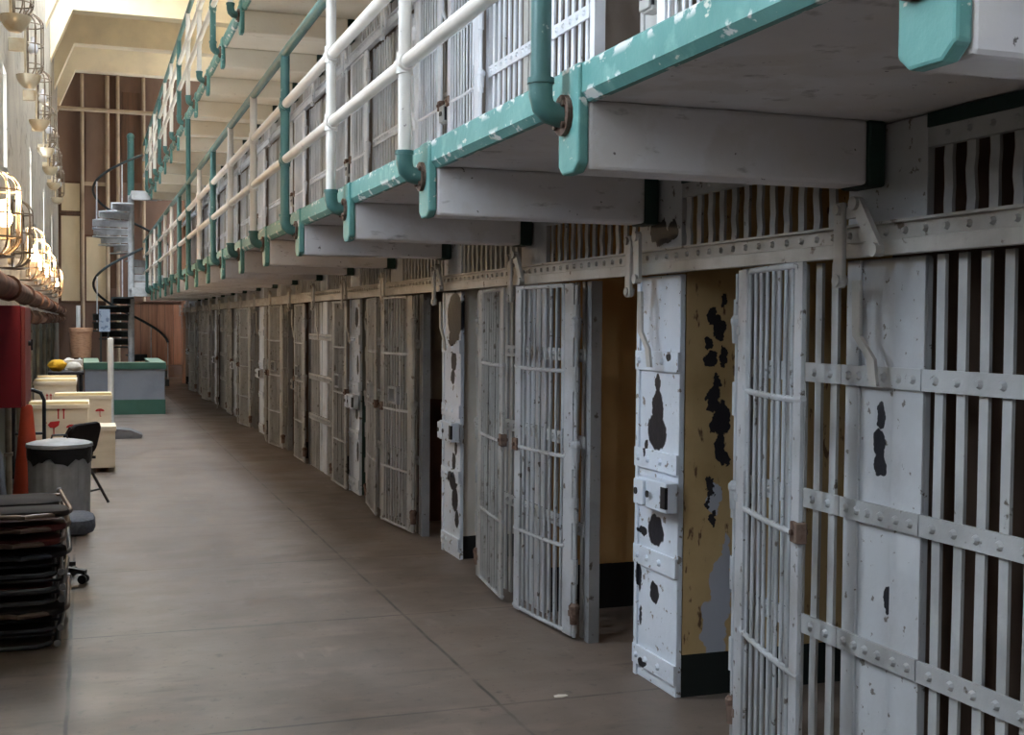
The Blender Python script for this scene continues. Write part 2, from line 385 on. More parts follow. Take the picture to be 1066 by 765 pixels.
# peeling plaster on the partition that the nearest open doorway shows
pts_dark = [(at_y(px, py, L0 - 0.2), (rx, 0, rz)) for px, py, rx, rz in
            [(740, 330, .025, .05), (748, 342, .035, .06), (737, 358, .02, .03), (752, 312, .012, .03), (738, 375, .035, .035), (752, 371, .02, .05), (744, 398, .02, .03),
             (742, 415, .035, .06), (750, 437, .045, .085), (748, 465, .03, .07), (741, 444, .02, .03), (738, 505, .02, .05), (736, 522, .012, .03), (741, 540, .015, .035), (752, 478, .03, .03)]]
pts_pale = [(at_y(px, py, L0 - 0.2), (rx, 0, rz)) for px, py, rx, rz in
            [(748, 620, .055, .20), (742, 655, .065, .16), (754, 585, .03, .12), (742, 518, .03, .08)]]
t = NT('peeling_yellow')
c = t.mix(t.ramp(t.noise(3), 0.45, 0.75), lin((196, 168, 122)), lin((172, 144, 98)))
c = t.mix(t.ramp(t.noise(18, 4, (1.5, 1, 0.5)), 0.62, 0.68), c, lin((110, 82, 58)))
c = t.mix(t.patches(pts_pale, 0.05, 14), c, lin((176, 180, 192)))
c = t.mix(t.patches(pts_dark, 0.035, 26), c, lin((40, 36, 40)))
c = t.mix(t.math('LESS_THAN', t.sep(2), 0.19), c, lin((30, 36, 33)))
MT['peeling_yellow'] = t.finish(c, 0.75, 0, (16, 0.35))
for tier in (0, 1):
    zf, zc = tier * STORY + (0.185 if tier else 0), tier * STORY + 2.31
    for i, (a, b) in enumerate(zip(bounds, bounds[1:])):
        m = T1.get(i, ['gray_cell', 'dull_cell', 'brown_cell'][i % 3]) if tier == 0 else 'gray_cell'
        mb = MB()
        x0 = XW + 0.035
        mb.box(x0, 4.75, a, a + HW, zf, zc)                       # near half of the partitions and the rear wall
        mb.box(4.65, 4.75, a + HW, b - HW, zf, zc)
        if not (tier == 0 and i == 1): mb.box(x0, 4.75, b - HW, b, zf, zc)
        struct('wall_cell', mb, m)
        if tier == 0 and i == 1:
            struct('wall_cell', MB().box(x0, 4.75, b - 0.21, b - 0.0005, zf, zc), 'peeling_yellow')
    struct('ceiling_cell', MB().box(XW + 0.045, 4.8, -3, bounds[-1] + 0.2, zc + 0.001, zc + 0.10), 'gray_cell')
# blank masonry: nearer than the frame, above the second tier, and past the last cell
for z0, z1 in ((0, 2.31), (2.41, 4.535)):
    struct('wall_block', MB().box(XW + 0.01, 4.75, -6.9, bounds[0] - 0.215 - 0.6, z0, z1), 'gallery_paint')
struct('wall_block', MB().box(XW + 0.02, 4.75, -6.9, bounds[-1] + 0.2, 2 * STORY + 0.19, 6.75), 'upper_post_paint')
struct('wall_block', MB().box(XW - 0.02, 4.75, bounds[-1] + 0.21, bounds[-1] + 0.5, 0, 6.75), 'wood')

# ------------------------------------------------------------------ cell fronts
def rivet(mb, x, y, z, r=0.013):
    mb.cyl((x, y, z), (x - 0.012, y, z), r * 1.25, 8, r * 0.7)
BANDS = (1.485, 1.032, 0.575)
BH = 0.034
def bar_mesh(zb, zt, v, w=0.038, th=0.012):
    def f():
        rnd = random.Random(v * 7 + int(zt * 100)); mb = MB(); n = 5; rings = []
        for i in range(n + 1):
            z = zb + (zt - zb) * i / n
            o = 0 if i in (0, n) else rnd.uniform(-0.0025, 0.0025)
            p = 0 if i in (0, n) else rnd.uniform(-0.003, 0.003)
            rings.append([mb.bm.verts.new((p + dx, o + dy, z)) for dx, dy in ((-th / 2, -w / 2), (-th / 2, w / 2), (th / 2, w / 2), (th / 2, -w / 2))])
        for A, B in zip(rings, rings[1:]):
            for k in range(4): mb.bm.faces.new((A[k], A[(k + 1) % 4], B[(k + 1) % 4], B[k]))
        mb.bm.faces.new(rings[0][::-1]); mb.bm.faces.new(rings[-1])
        return mb
    return f

def panel(tier, k, d, label, fine):
    """fixed bars, riveted bands and hinge post of one bay; s runs from the lock column's centre"""
    zo = tier * STORY; zb = 0.19 if tier else 0.0
    root = thing('bar_panel', label, 'cell bars', (XW, L0 + PAIR * k, zo), 0, 'fixed bar panels of the %s tier' % ('lower' if tier == 0 else 'upper'))
    bm_, pm = ('bar_paint', 'bar_paint') if tier == 0 else ('lit_upper_bar_paint', 'lit_upper_bar_paint')
    s0, s1 = 0.83, 1.43
    low = [s0 + 0.055 + 0.0975 * i for i in range(6)]
    top = [0.275 + 0.0975 * i for i in range(12)]
    if fine:
        for i, s in enumerate(low):
            me = cached(('lowbar', tier, i % 3), lambda: bar_mesh(zb, 1.872, i % 3)().mesh('bar', bm_)); link('bar', me, root, (0.012, d * s, 0))
        for i, s in enumerate(top):
            me = cached(('topbar', tier, i % 4), lambda: bar_mesh(1.988, 2.20, i % 4 + 5)().mesh('transom_bar', bm_)); link('transom_bar', me, root, (0.012, d * s, 0))
    else:
        def g():
            mb = MB()
            for s in low: mb.box(0.006, 0.018, d * s - 0.019, d * s + 0.019, zb, 1.872)
            for s in top: mb.box(0.006, 0.018, d * s - 0.019, d * s + 0.019, 1.988, 2.20)
            return mb.mesh('bar_grille', bm_)
        link('bar_grille', cached(('grille', tier, d), g), root)
    for z in BANDS:
        def h():
            mb = MB(); a, b = sorted((d * 0.822, d * 1.436)); mb.box(-0.008, 0.005, a, b, -BH, BH)
            for s in low: rivet(mb, -0.008, d * s, 0)
            return mb.mesh('riveted_band', bm_)
        link('riveted_band', cached(('band', tier, d), h), root, (0, 0, z))
    def hp():
        mb = MB(); a, b = sorted((d * 0.757, d * 0.818)); mb.box(-0.004, 0.055, a, b, zb, 1.872); return mb.mesh('hinge_post', 'post_dull' if not tier else pm)
    link('hinge_post', cached(('hpost', tier, d), hp), root)
    def hd():
        mb = MB(); a, b = sorted((d * 0.225, d * 1.436)); mb.box(0.0, 0.03, a, b, 2.203, 2.262)
        for s in top: rivet(mb, 0.0, d * s, 2.235, 0.009)
        return mb.mesh('header', pm)
    link('header', cached(('header', tier, d), hd), root)
    def hl():
        mb = MB(); a, b = sorted((d * 0.225, d * 1.436)); mb.box(-0.006, 0.034, a, b, 2.263, 2.306); return mb.mesh('green_lintel', 'dark_green_paint')
    o = link('green_lintel', cached(('lint', tier, d), hl), root); o['label'] = 'dark green painted strip above the transom bars'
    return root

WD = 0.735
def door(tier, k, d, phi, label, fine, m='door_paint', slot=False, rust=False):
    zo = tier * STORY; zb = 0.21 if tier else 0.02
    ang = math.radians(phi)
    th = (ang if d > 0 else PI - ang) if phi is not None and phi < 90 else (PI if d > 0 else 0.0)
    root = thing('cell_door', label, 'cell door', (XW - 0.058, L0 + PAIR * k + d * 0.822, zo), th, 'barred cell doors of the %s tier' % ('lower' if tier == 0 else 'upper'))
    K = (tier, m); rm = 'door_paint' if m == 'worn_door_paint' else m
    link('hinge_stile', cached(('hs',) + K, lambda: MB().box(-0.008, 0.008, 0.025, 0.125, zb, 1.862, 0.003).mesh('hinge_stile', m)), root)
    link('lock_stile', cached(('ls',) + K, lambda: MB().box(-0.008, 0.008, WD - 0.075, WD, zb, 1.862, 0.003).mesh('lock_stile', m)), root)
    ys = [0.16 + i * (WD - 0.10 - 0.17) / 7 for i in range(8)]
    zr = [z for z in (0.035 if not tier else 0.225, 0.48, 0.955, 1.405)]
    if fine:
        for i, y in enumerate(ys):
            link('bar', cached(('dbar', i % 3) + K, lambda: MB().tube([(0, 0, zb + 0.015), (random.uniform(-.003, .003), random.uniform(-.004, .004), 0.7), (random.uniform(-.003, .003), random.uniform(-.004, .004), 1.2), (0, 0, 1.848)], 0.0078, 8).mesh('bar', m, True)), root, (0, y, 0))
    else:
        def g():
            mb = MB()
            for y in ys: mb.cyl((0, y, zb + 0.015), (0, y, 1.848), 0.0078, 6, caps=False)
            return mb.mesh('bar_grille', m)
        link('bar_grille', cached(('dgr',) + K, g), root)
    for z in zr:
        link('cross_rod', cached(('rod',) + K, lambda: MB().tube([(0, 0.10, 0.014), (0, 0.112, 0.0), (0, 0.15, -0.003), (0, 0.4, -0.006), (0, WD - 0.12, -0.003), (0, WD - 0.03, 0), (0, WD + 0.008, 0.006)], 0.0115, 8).mesh('cross_rod', rm, True)), root, (0, 0, z))
    link('top_rod', cached(('trod',) + K, lambda: MB().tube([(0, 0.135, 1.1), (0, 0.135, 1.80), (0, 0.142, 1.838), (0, 0.17, 1.853), (0, WD - 0.08, 1.853), (0, WD - 0.04, 1.845)], 0.012, 8).mesh('top_rod', m, True)), root)
    def hr():
        mb = MB(); mb.cyl((0, 0, zb), (0, 0, 1.85), 0.011, 8)
        for z in (0.3, 0.62, 0.9, 1.3, 1.62): mb.cyl((0, 0, z), (0, 0, z + 0.13), 0.019, 8)
        return mb.mesh('hinge_rod', m)
    link('hinge_rod', cached(('hr',) + K, hr), root)
    for z in (0.14, 0.985, 1.63):
        hm = 'rust_iron' if (z < 0.5) else m
        def hk():
            mb = MB(); mb.box(-0.012, 0.012, 0.0, 0.05, -0.016, 0.016, 0.003)
            mb.lathe([(0.0, -0.05), (0.022, -0.05), (0.026, 0.02), (0.03, 0.03), (0.03, 0.045), (0.018, 0.06), (0, 0.06)], seg=10); return mb.mesh('hinge', hm)
        o = link('hinge', cached(('hk', hm) + K, hk), root, (0, 0.0, z + (0.15 if tier and z < 0.5 else 0)))
        if z < 0.5: o['label'] = 'rusty bottom pivot'
    link('latch', cached(('latch',) + K, lambda: MB().box(-0.02, 0.02, WD - 0.05, WD + 0.012, 0.93, 1.0, 0.004).cyl((-0.03, WD - 0.02, 0.965), (0.03, WD - 0.02, 0.965), 0.01).mesh('latch', 'rust_iron')), root)
    if slot:
        def sl():
            mb = MB(); y0, y1 = 0.30, 0.50
            for a, b, c, e in ((y0, y1, 1.0, 1.02), (y0, y1, 1.12, 1.14), (y0, y0 + 0.02, 1.0, 1.14), (y1 - 0.02, y1, 1.0, 1.14)): mb.box(-0.035, 0.035, a, b, c, e)
            return mb.mesh('food_slot', rm)
        fs = link('food_slot', cached(('slot',) + K, sl), root)
        if phi > 90: link('slot_shade_plate', cached('slotp', lambda: MB().box(-0.036, 0.036, 0.32, 0.48, 1.02, 1.12).mesh('slot_shade_plate', 'black_metal')), fs)  # black plate stands in for the shade inside the slot
    return root

def spot(x, px, py, r, rz):
    p = at_x(px, py, x); return (p, (0, r, rz))
def blotch_plate(key, pts):
    MT[key] = mat(key, (222, 228, 238), 0.5, 0, [(3, (200, 206, 216), 0.42, 0.75), (18, (140, 132, 128), 0.63, 0.66), (40, (60, 52, 50), 0.70, 0.72)], (30, 0.25), pts=pts, ptcol=(30, 31, 40), amp=0.022)
blotch_plate('plate_near', [spot(XW, *q) for q in [(684, 400, .03, .05), (684, 425, .06, .09), (683, 450, .10, .085), (672, 466, .02, .04), (668, 552, .05, .02), (682, 552, .08, .075), (680, 617, .045, .05), (665, 600, .02, .08), (666, 640, .015, .05), (698, 372, .02, .02), (670, 690, .05, .02)]])
blotch_plate('plate_mid', [spot(XW, *q) for q in [(473, 328, .19, .17), (472, 350, .13, .07), (472, 376, .07, .07), (471, 392, .05, .05), (474, 465, .03, .06), (472, 480, .05, .06), (471, 500, .11, .07), (473, 520, .08, .09), (475, 540, .05, .06)]])
blotch_plate('plate_far', [spot(XW, *q) for q in [(371, 330, .08, .1), (372, 380, .05, .1), (371, 430, .06, .06), (372, 470, .05, .1)]])

MT['stained_upper'] = mat('stained_upper', (196, 197, 200), 0.5, 0, [(2.5, (172, 172, 174), 0.42, 0.75), (20, (100, 92, 88), 0.62, 0.67)], (30, 0.2),
                          pts=[spot(XW, *q) for q in [(690, 246, .13, .04), (681, 240, .05, .04), (700, 240, .05, .05), (688, 236, .06, .03)]], ptcol=(48, 44, 44), amp=0.04)
def lock_column(tier, k, label, closed_near=False):
    zo = tier * STORY; zb = 0.19 if tier else 0.0
    root = thing('lock_column', label, 'lock column', (XW, L0 + PAIR * k, zo), 0, 'lock columns of the %s tier' % ('lower' if tier == 0 else 'upper'))
    pm = 'upper_post_paint' if tier else ({0: 'plate_near', 1: 'plate_mid', 2: 'plate_far'}.get(k, 'plate_paint' if k != 3 else 'worn_door_paint'))
    H = 0.213
    link('face_plate', cached(('lp', tier, pm), lambda: MB().box(0.004, 0.032, -H, H, zb, 1.872, 0.004).mesh('face_plate', pm)), root)
    link('upper_plate', cached(('lu', tier, pm), lambda: MB().box(0.004, 0.032, -H, H, 1.988, 2.306, 0.004).mesh('upper_plate', pm if k != 0 or tier else 'stained_upper')), root)
    def edge():
        return MB().box(-0.006, 0.004, H - 0.035, H - 0.002, zb, 1.872, 0.002).mesh('edge_strip', pm)
    link('edge_strip', cached(('le', tier, pm), edge), root)
    for z in ((0.10,) if not tier else ()) + BANDS:
        def b():
            mb = MB().box(-0.009, 0.004, -H - 0.004, H + 0.004, -0.045, 0.045, 0.002)
            for y in (-0.06, 0.07, 0.17): rivet(mb, -0.009, y, 0.0, 0.014)
            return mb.mesh('riveted_strap', pm)
        link('riveted_strap', cached(('lb', tier, pm), b), root, (0, 0, z))
    y0, y1 = (-0.24, 0.06) if not closed_near else (-0.05, 0.06)
    z0 = 0.825
    def lb():
        mb = MB().box(-0.07, -0.009, y0, y1, z0, z0 + 0.135, 0.006)
        mb.box(-0.085, -0.069, y1 - 0.10, y1, z0 + 0.01, z0 + 0.125, 0.005); return mb.mesh('lock_box', pm)
    o = link('lock_box', cached(('lbx', tier, pm, closed_near), lb), root)
    def lk():
        mb = MB()
        for y in (y1 - 0.03, (y0 + y1) / 2): mb.cyl((-0.085, y, z0 + 0.07), (-0.072 - 0.018, y, z0 + 0.07), 0.016, 10)
        mb.box(-0.074, -0.06, y0 - 0.001, y0 + 0.045, z0 + 0.02, z0 + 0.115); return mb.mesh('keyhole', 'black_metal')
    link('keyhole', cached(('lkh', tier, closed_near), lk), o)
    return root

MT['post_near'] = mat('post_near', (196, 197, 200), 0.5, 0, [(2.5, (172, 172, 174), 0.42, 0.75), (24, (120, 112, 106), 0.64, 0.67)], (30, 0.2),
                      pts=[spot(XW, *q) for q in [(913, 432, .02, .05), (911, 462, .03, .05), (912, 484, .035, .04), (920, 622, .022, .035), (919, 632, .015, .03)]], ptcol=(30, 32, 40), amp=0.02)
def plain_post(tier, k, label):
    zo = tier * STORY; zb = 0.19 if tier else 0.0
    root = thing('riveted_post', label, 'steel post', (XW, L0 + PAIR * k + PAIR / 2, zo), 0, 'plain posts of the %s tier' % ('lower' if tier == 0 else 'upper'))
    pm = 'upper_post_paint' if tier else ('post_near' if k == -1 else ('plate_paint' if k == 2 else 'post_paint'))
    H = 0.205
    link('web_plate', cached(('pw', tier, pm), lambda: MB().box(0.016, 0.034, -H, H, zb, 1.872).mesh('web_plate', pm)), root)
    for a, b in ((-H, -H + 0.15), (H - 0.075, H)):
        link('flange', cached(('pf', tier, pm, a), lambda: MB().box(0.005, 0.016, a, b, zb, 1.872, 0.003).mesh('flange', pm)), root)
    link('upper_plate', cached(('pu', tier, pm), lambda: MB().box(0.005, 0.034, -H, H, 1.988, 2.306, 0.004).mesh('upper_plate', pm)), root)
    for z in BANDS:
        def b():
            mb = MB().box(-0.008, 0.005, -H - 0.004, H + 0.004, -BH, BH)
            for y in (-0.17, -0.10, -0.02, 0.05, 0.11, 0.17): rivet(mb, -0.008, y, 0.0)
            return mb.mesh('riveted_band', 'bar_paint' if not tier else 'lit_upper_bar_paint')
        link('riveted_band', cached(('pb', tier), b), root, (0, 0, z))
    return root

def lever(tier, y, label, raised):
    zo = tier * STORY
    m = 'rail_paint' if not tier else 'lit_upper_bar_paint'
    root = thing('door_lever', label, 'door lever', (XW - 0.09, y, zo), 0, 'lever linkages of the %s tier' % ('lower' if tier == 0 else 'upper'))
    link('long_link', cached(('ll', tier), lambda: MB().box(-0.026, -0.008, 0.03, 0.085, 1.775, 2.055, 0.006).mesh('long_link', m)), root)
    ang = 0.62 if raised else 0.02
    def sl():
        mb = MB(); p = Vector((-0.016, -0.035, 2.045)); q = p + Vector((0, -math.sin(ang), -math.cos(ang))) * 0.19
        n = Vector((0, math.cos(ang), -math.sin(ang))) * 0.024
        v = []
        for dx in (-0.009, 0.009):
            v.append([mb.bm.verts.new(c + Vector((dx, 0, 0))) for c in (p + n, p - n, q - n, q + n)])
        for i in range(4): mb.bm.faces.new((v[0][i], v[0][(i + 1) % 4], v[1][(i + 1) % 4], v[1][i]))
        mb.bm.faces.new(v[0][::-1]); mb.bm.faces.new(v[1])
        for c in (p, q): mb.cyl(c + Vector((-0.022, 0, 0)), c + Vector((0.01, 0, 0)), 0.022, 12)
        return mb.mesh('short_link', m)
    link('short_link', cached(('sl', tier, raised), sl), root)
    link('cross_pin', cached(('cp', tier), lambda: MB().cyl((-0.038, 0.057, 2.03), (0.02, 0.057, 2.03), 0.017, 10).box(-0.012, 0.004, -0.03, 0.06, 2.0, 2.04, 0.003).mesh('cross_pin', m)), root)
    link('pivot_pin', cached(('pp', tier), lambda: MB().cyl((-0.034, 0.057, 1.80), (0.004, 0.057, 1.80), 0.02, 10).mesh('pivot_pin', m)), root)
    def hr():
        mb = MB(); w = 0.02
        pts = [(0.02, 0.012, 1.80), (0.022, 0.01, 1.66), (0.02, 0.005, 1.62), (0.022, -0.07, 1.545), (0.03, -0.075, 1.46)]
        rings = [[mb.bm.verts.new((x + dx, yy + dy, z)) for dx, dy in ((-0.006, -w), (-0.006, w), (0.006, w), (0.006, -w))] for x, yy, z in pts]
        for A, B in zip(rings, rings[1:]):
            for i in range(4): mb.bm.faces.new((A[i], A[(i + 1) % 4], B[(i + 1) % 4], B[i]))
        mb.bm.faces.new(rings[0][::-1]); mb.bm.faces.new(rings[-1])
        return mb.mesh('hanger_rod', m)
    link('hanger_rod', cached(('hg', tier), hr), root)
    return root

KMAX = 8
for tier in (0, 1):
    T = 'ground tier' if tier == 0 else 'second tier'
    ks = range(-1, KMAX + 1) if tier == 0 else range(-1, 8)
    npan = nd = nl = npst = nlev = 0
    for k in ks:
        if not (k == -1):
            cn = (tier == 0 and k in (3, 5, 7)) or tier == 1
            extra = ''
            if tier == 0 and k == 0: lab = 'white peeling lock column with big black paint scars, nearest on the ground tier'
            elif tier == 0 and k == 1: lab = 'white lock column with long black scars beside the beige cell, second on the ground tier'
            else: lab = '%s lock column, %s from near end, %s' % ('white peeling' if tier == 0 and k != 3 else 'grey painted' if tier else 'worn grey', ORD[nl], T)
            lock_column(tier, k, lab, cn); nl += 1
        if k < (KMAX if tier == 0 else 7):
            lab = 'pale riveted post between fixed bars, %s from near end, %s' % (ORD[npst], T)
            plain_post(tier, k, lab); npst += 1
        for d in (-1, 1):
            if k == -1 and d == -1: continue
            b = 2 * k + (0 if d < 0 else 1)           # bay number, 0 = first doorway seen
            if d == 1 and k == (KMAX if tier == 0 else 7): continue
            fine = (tier == 0 and b <= 6) or (tier == 1 and 0 <= b <= 4)
            panel(tier, k, d, 'fixed flat steel bars with riveted bands, %s such bay of the %s' % (ORD[npan], T), fine); npan += 1
            if b < 0 or (tier == 1 and b == 1): continue
            if tier == 0:
                phi = {0: 13, 1: 5.6, 2: 6.2, 3: 6.2, 4: 6.4, 5: 180, 6: 180, 7: 6.2, 8: 6.3, 9: 6.2, 10: 6.4, 11: 180, 12: 6.2, 13: 6.4, 14: 180, 15: 6.2, 16: 6.2}.get(b, 180)
                m = 'door_paint' if b < 2 else 'worn_door_paint'
                st = 'swung out against its bars' if phi < 90 else 'closed across its doorway'
                lab = ['grey cell door swung wide open, nearest the camera, free edge standing off its bars',
                       'pale grey cell door folded back flat beside the ochre cell'][b] if b < 2 else 'worn cell door %s, %s from near end, ground tier' % (st, ORD[nd])
                door(0, k, d, phi, lab, fine, m, slot=3 <= b <= 8)
            else:
                door(1, k, d, 180, 'white barred cell door shut on the second tier, %s from near end' % ORD[nd], fine, 'lit_upper_bar_paint')
            nd += 1
    ys = [L0 + 1.65 * j + 0.0 for j in range(-1, 2 * KMAX + 2 if tier == 0 else 16)]
    for i, y in enumerate(ys):
        raised = i in (0, 2, 3, 5)
        lever(tier, y + 0.03, 'steel lever linkage on the %s rail, %s from near end%s' % (T, ORD[i], ', link slanting' if raised else ''), raised)
    # the long riveted rail over the doors
    zo = tier * STORY; y0, y1 = 1.2, bounds[-1] + 0.15
    r = thing('locking_rail', 'long riveted steel locking rail running above the %s cell doors' % T, 'locking rail', (0, 0, zo))
    m = 'rail_paint' if not tier else 'lit_upper_bar_paint'
    mb = MB().box(XW - 0.03, XW + 0.03, y0, y1, 1.922, 1.984)
    yy = y0 + 0.05
    while yy < (14 if not tier else 12):
        rivet(mb, XW - 0.03, yy, 1.952, 0.011); yy += 0.0975
    link('rivet_strip', mb.mesh('rivet_strip', m), r)
    link('top_flange', MB().box(XW - 0.05, XW + 0.03, y0, y1, 1.978, 1.987).mesh('top_flange', m), r)
    link('sliding_bar', MB().box(XW - 0.066, XW - 0.03, y0, y1, 1.876, 1.925, 0.003).mesh('sliding_bar', m), r)

# ------------------------------------------------------------------ galleries and their railings
nb = int((GEND - GY0) / GP) + 1
for tier in (0, 1):
    zo = tier * STORY
    g = thing('concrete_gallery', ['lower concrete gallery on white brackets with a teal painted edge', 'upper concrete gallery with a teal edge, high above the second tier walkway'][tier], 'gallery', (0, 0, zo))
    link('slab', MB().box(1.42, XW + 0.04, -3.5, GEND, 2.312, 2.412).mesh('slab', ('gallery_paint', 'cream_gallery')[tier]), g)
    o = link('edge_fascia', MB().prism([(GX + 0.012, 2.33), (GX + 0.012, 2.412), (GX + 0.02, 2.42), (1.42, 2.42), (1.42, 2.305), (GX + 0.034, 2.305)], 1, -3.5, GEND).mesh('edge_fascia', 'teal_paint'), g)
    o['label'] = 'teal painted slab edge with chipped patches'
    for j in range(-2, nb):
        y = GY0 + GP * j
        def br():
            return MB().box(1.402, 2.372, -0.075, 0.075, 2.105, 2.312, 0.012).mesh('bracket', ('gallery_paint', 'cream_gallery')[tier])
        b = link('bracket', cached(('bracket', tier), br), g, (0, y, 0))
        def tip():
            mb = MB().prism([(-0.078, 2.125), (-0.045, 2.098), (0.045, 2.098), (0.078, 2.125), (0.078, 2.418), (-0.078, 2.418)], 0, GX, 1.402)
            bmesh.ops.bevel(mb.bm, geom=mb.bm.edges[:], offset=0.008, segments=2, affect='EDGES', profile=0.5); return mb.mesh('painted_tip', 'teal_paint')
        o = link('painted_tip', cached('tip', tip), b); o['label'] = 'teal painted bracket end'
        def rt():
            return MB().box(2.372, 2.44, -0.079, 0.079, 2.10, 2.312, 0.01).mesh('painted_root', 'dark_green_paint')
        o = link('painted_root', cached('root', rt), b); o['label'] = 'dark green bracket root at the cell wall'
    # pipe railing
    rl = thing('pipe_railing', ['painted pipe railing along the lower gallery, teal top rail over two white rails', 'painted pipe railing along the upper gallery near the ceiling'][tier], 'railing', (0, 0, zo))
    RX, RZ = 1.285, 2.275
    for j in range(-1, nb):
        y = GY0 + GP * j + 0.02
        tall = (tier == 0 and j == 8)
        teal = j % 3 == 0 or tall
        m = 'teal_pipe' if teal else 'pipe_paint'
        ztop = 4.30 if tall else 3.47
        p = link('rail_post', cached(('rp', teal, tall), lambda: MB().cyl((0, 0, 2.345), (0, 0, ztop), 0.031 if teal else 0.028, 14).mesh('rail_post', m, True)), rl, (RX, y, 0))
        p['label'] = ('teal' if teal else 'white') + ' upright pipe'
        def el():
            mb = MB().tube([(0, 0, 2.375), (0, 0, 2.33), (0.008, 0, 2.30), (0.028, 0, 2.282), (0.055, 0, 2.276), (GX - RX, 0, 2.276)], 0.036, 12)
            mb.cyl((0, 0, 2.365), (0, 0, 2.382), 0.041, 12); return mb.mesh('elbow', 'teal_pipe', True)
        e = link('elbow', cached('elbow', el), p); e['label'] = 'dark teal elbow fitting'
        def fl():
            mb = MB().cyl((GX - RX - 0.016, 0, 2.276), (GX - RX, 0, 2.276), 0.062, 14)
            for a in range(4): mb.cyl((GX - RX - 0.026, 0.045 * math.cos(a * PI / 2 + .8), 2.276 + 0.045 * math.sin(a * PI / 2 + .8)), (GX - RX - 0.01, 0.045 * math.cos(a * PI / 2 + .8), 2.276 + 0.045 * math.sin(a * PI / 2 + .8)), 0.010, 6)
            return mb.mesh('wall_flange', 'rust_iron')
        link('wall_flange', cached('flange', fl), p)
        def tee():
            mb = MB()
            mb.cyl((0, 0, -0.045), (0, 0, 0.045), 0.037, 12); mb.cyl((0, -0.06, 0), (0, 0.06, 0), 0.037, 12)
            return mb.mesh('tee_fitting', m, True)
        for z in (2.75, 3.12): link('tee_fitting', cached(('tee', teal), tee), p, (0, 0, z))
    for z, m, nm in ((2.75, 'pipe_paint', 'lower_rail'), (3.12, 'pipe_paint', 'middle_rail'), (3.47, 'teal_pipe', 'top_rail')):
        link(nm, MB().cyl((RX, 0.5, z), (RX, GEND, z), 0.030, 14).mesh(nm, m, True), rl)

# ------------------------------------------------------------------ lamps on the left wall
def cage_lamp(y, z0, z1, lit, label):
    h = z1 - z0
    root = thing('caged_lamp', label, 'wall lamp', (XL + 0.24, y, z0), 0, 'caged wall lamps')
    link('reflector', cached(('refl', round(h, 2)), lambda: MB().box(-0.09, -0.07, -0.12, 0.12, 0.02, h - 0.02, 0.02).box(-0.238, -0.07, -0.03, 0.03, h * 0.4, h * 0.6).mesh('reflector', 'reflector')), root)
    def cg():
        mb = MB()
        for a in range(7):
            an = -PI / 2 + PI * a / 6; cx, sy = math.cos(an), math.sin(an)
            R = 0.15
            pts = [(-0.07, 0, h)] if False else []
            for q in range(7):
                b = PI / 2 * q / 6
                pts.append((-0.06 + cx * R * math.sin(b), sy * R * math.sin(b), h - R * 0.8 + R * 0.8 * math.cos(b)))
            for q in range(7):
                b = PI / 2 + PI / 2 * q / 6
                pts.append((-0.06 + cx * R * math.sin(b), sy * R * math.sin(b), R * 0.8 + R * 0.8 * math.cos(b)))
            mb.tube(pts, 0.006, 5)
        for z in (0.12, h / 2, h - 0.12):
            mb.tube([(-0.06 + 0.152 * math.cos(-PI / 2 + PI * q / 10), 0.152 * math.sin(-PI / 2 + PI * q / 10), z) for q in range(11)], 0.006, 5)
        return mb.mesh('wire_cage', 'cage_metal', True)
    link('wire_cage', cached(('cage', round(h, 2)), cg), root)
    bm_ = 'bulb_lit' if lit else 'bulb_glass'
    link('bulb', cached(('bulb', lit), lambda: MB().lathe([(0, -0.075), (0.03, -0.07), (0.048, -0.04), (0.05, -0.01), (0.036, 0.03), (0.02, 0.06), (0.018, 0.10), (0, 0.10)], seg=14).mesh('bulb', bm_, True)), root, (-0.01, 0, h * 0.48))
    link('lamp_cap', cached(('cap', round(h, 2)), lambda: MB().lathe([(0, h + 0.03), (0.05, h + 0.025), (0.06, h - 0.01), (0.03, h - 0.02)], seg=14, c=(-0.04, 0, 0)).mesh('lamp_cap', 'lamp_metal', True)), root)
    def dr():
        mb = MB()
        if z0 < 3: return mb.lathe([(0, -0.02), (0.09, -0.012), (0.115, 0.0)], seg=16, c=(-0.05, 0, 0)).mesh('drip_tray', 'lamp_metal', True)
        mb.lathe([(0, -0.11), (0.05, -0.105), (0.085, -0.07), (0.115, -0.02), (0.125, 0.02), (0.115, 0.02)], seg=18, c=(-0.05, 0, 0)); return mb.mesh('drip_bowl', 'reflector', True)
    link('drip_tray' if z0 < 3 else 'drip_bowl', cached(('bowl', z0 < 3), dr), root)
    if lit:
        l = bpy.data.lights.new('bulb_light', 'POINT'); l.energy = 16; l.color = (1.0, 0.74, 0.46); l.shadow_soft_size = 0.06
        lo = bpy.data.objects.new('bulb_light', l); COL.objects.link(lo); lo.location = (XL + 0.24 + 0.02, y, z0 + h * 0.48 + 0.12)
lows = [8.5, 10.4, 13.4, 15.6, 18.2, 20.9, 23.6]
for i, y in enumerate(lows):
    lit = i not in (1, 5)
    cage_lamp(y, 2.06, 2.60, lit, '%s caged wall lamp, %s from near end of the lower row' % ('glowing' if lit else 'unlit', ORD[i]))
for i, y in enumerate([10.8, 13.35, 16.3, 18.9, 21.2, 23.6, 26.4]):
    cage_lamp(y, 4.10, 4.74, False, 'unlit caged lamp over a metal bowl, %s from near end, upper row' % ORD[i])

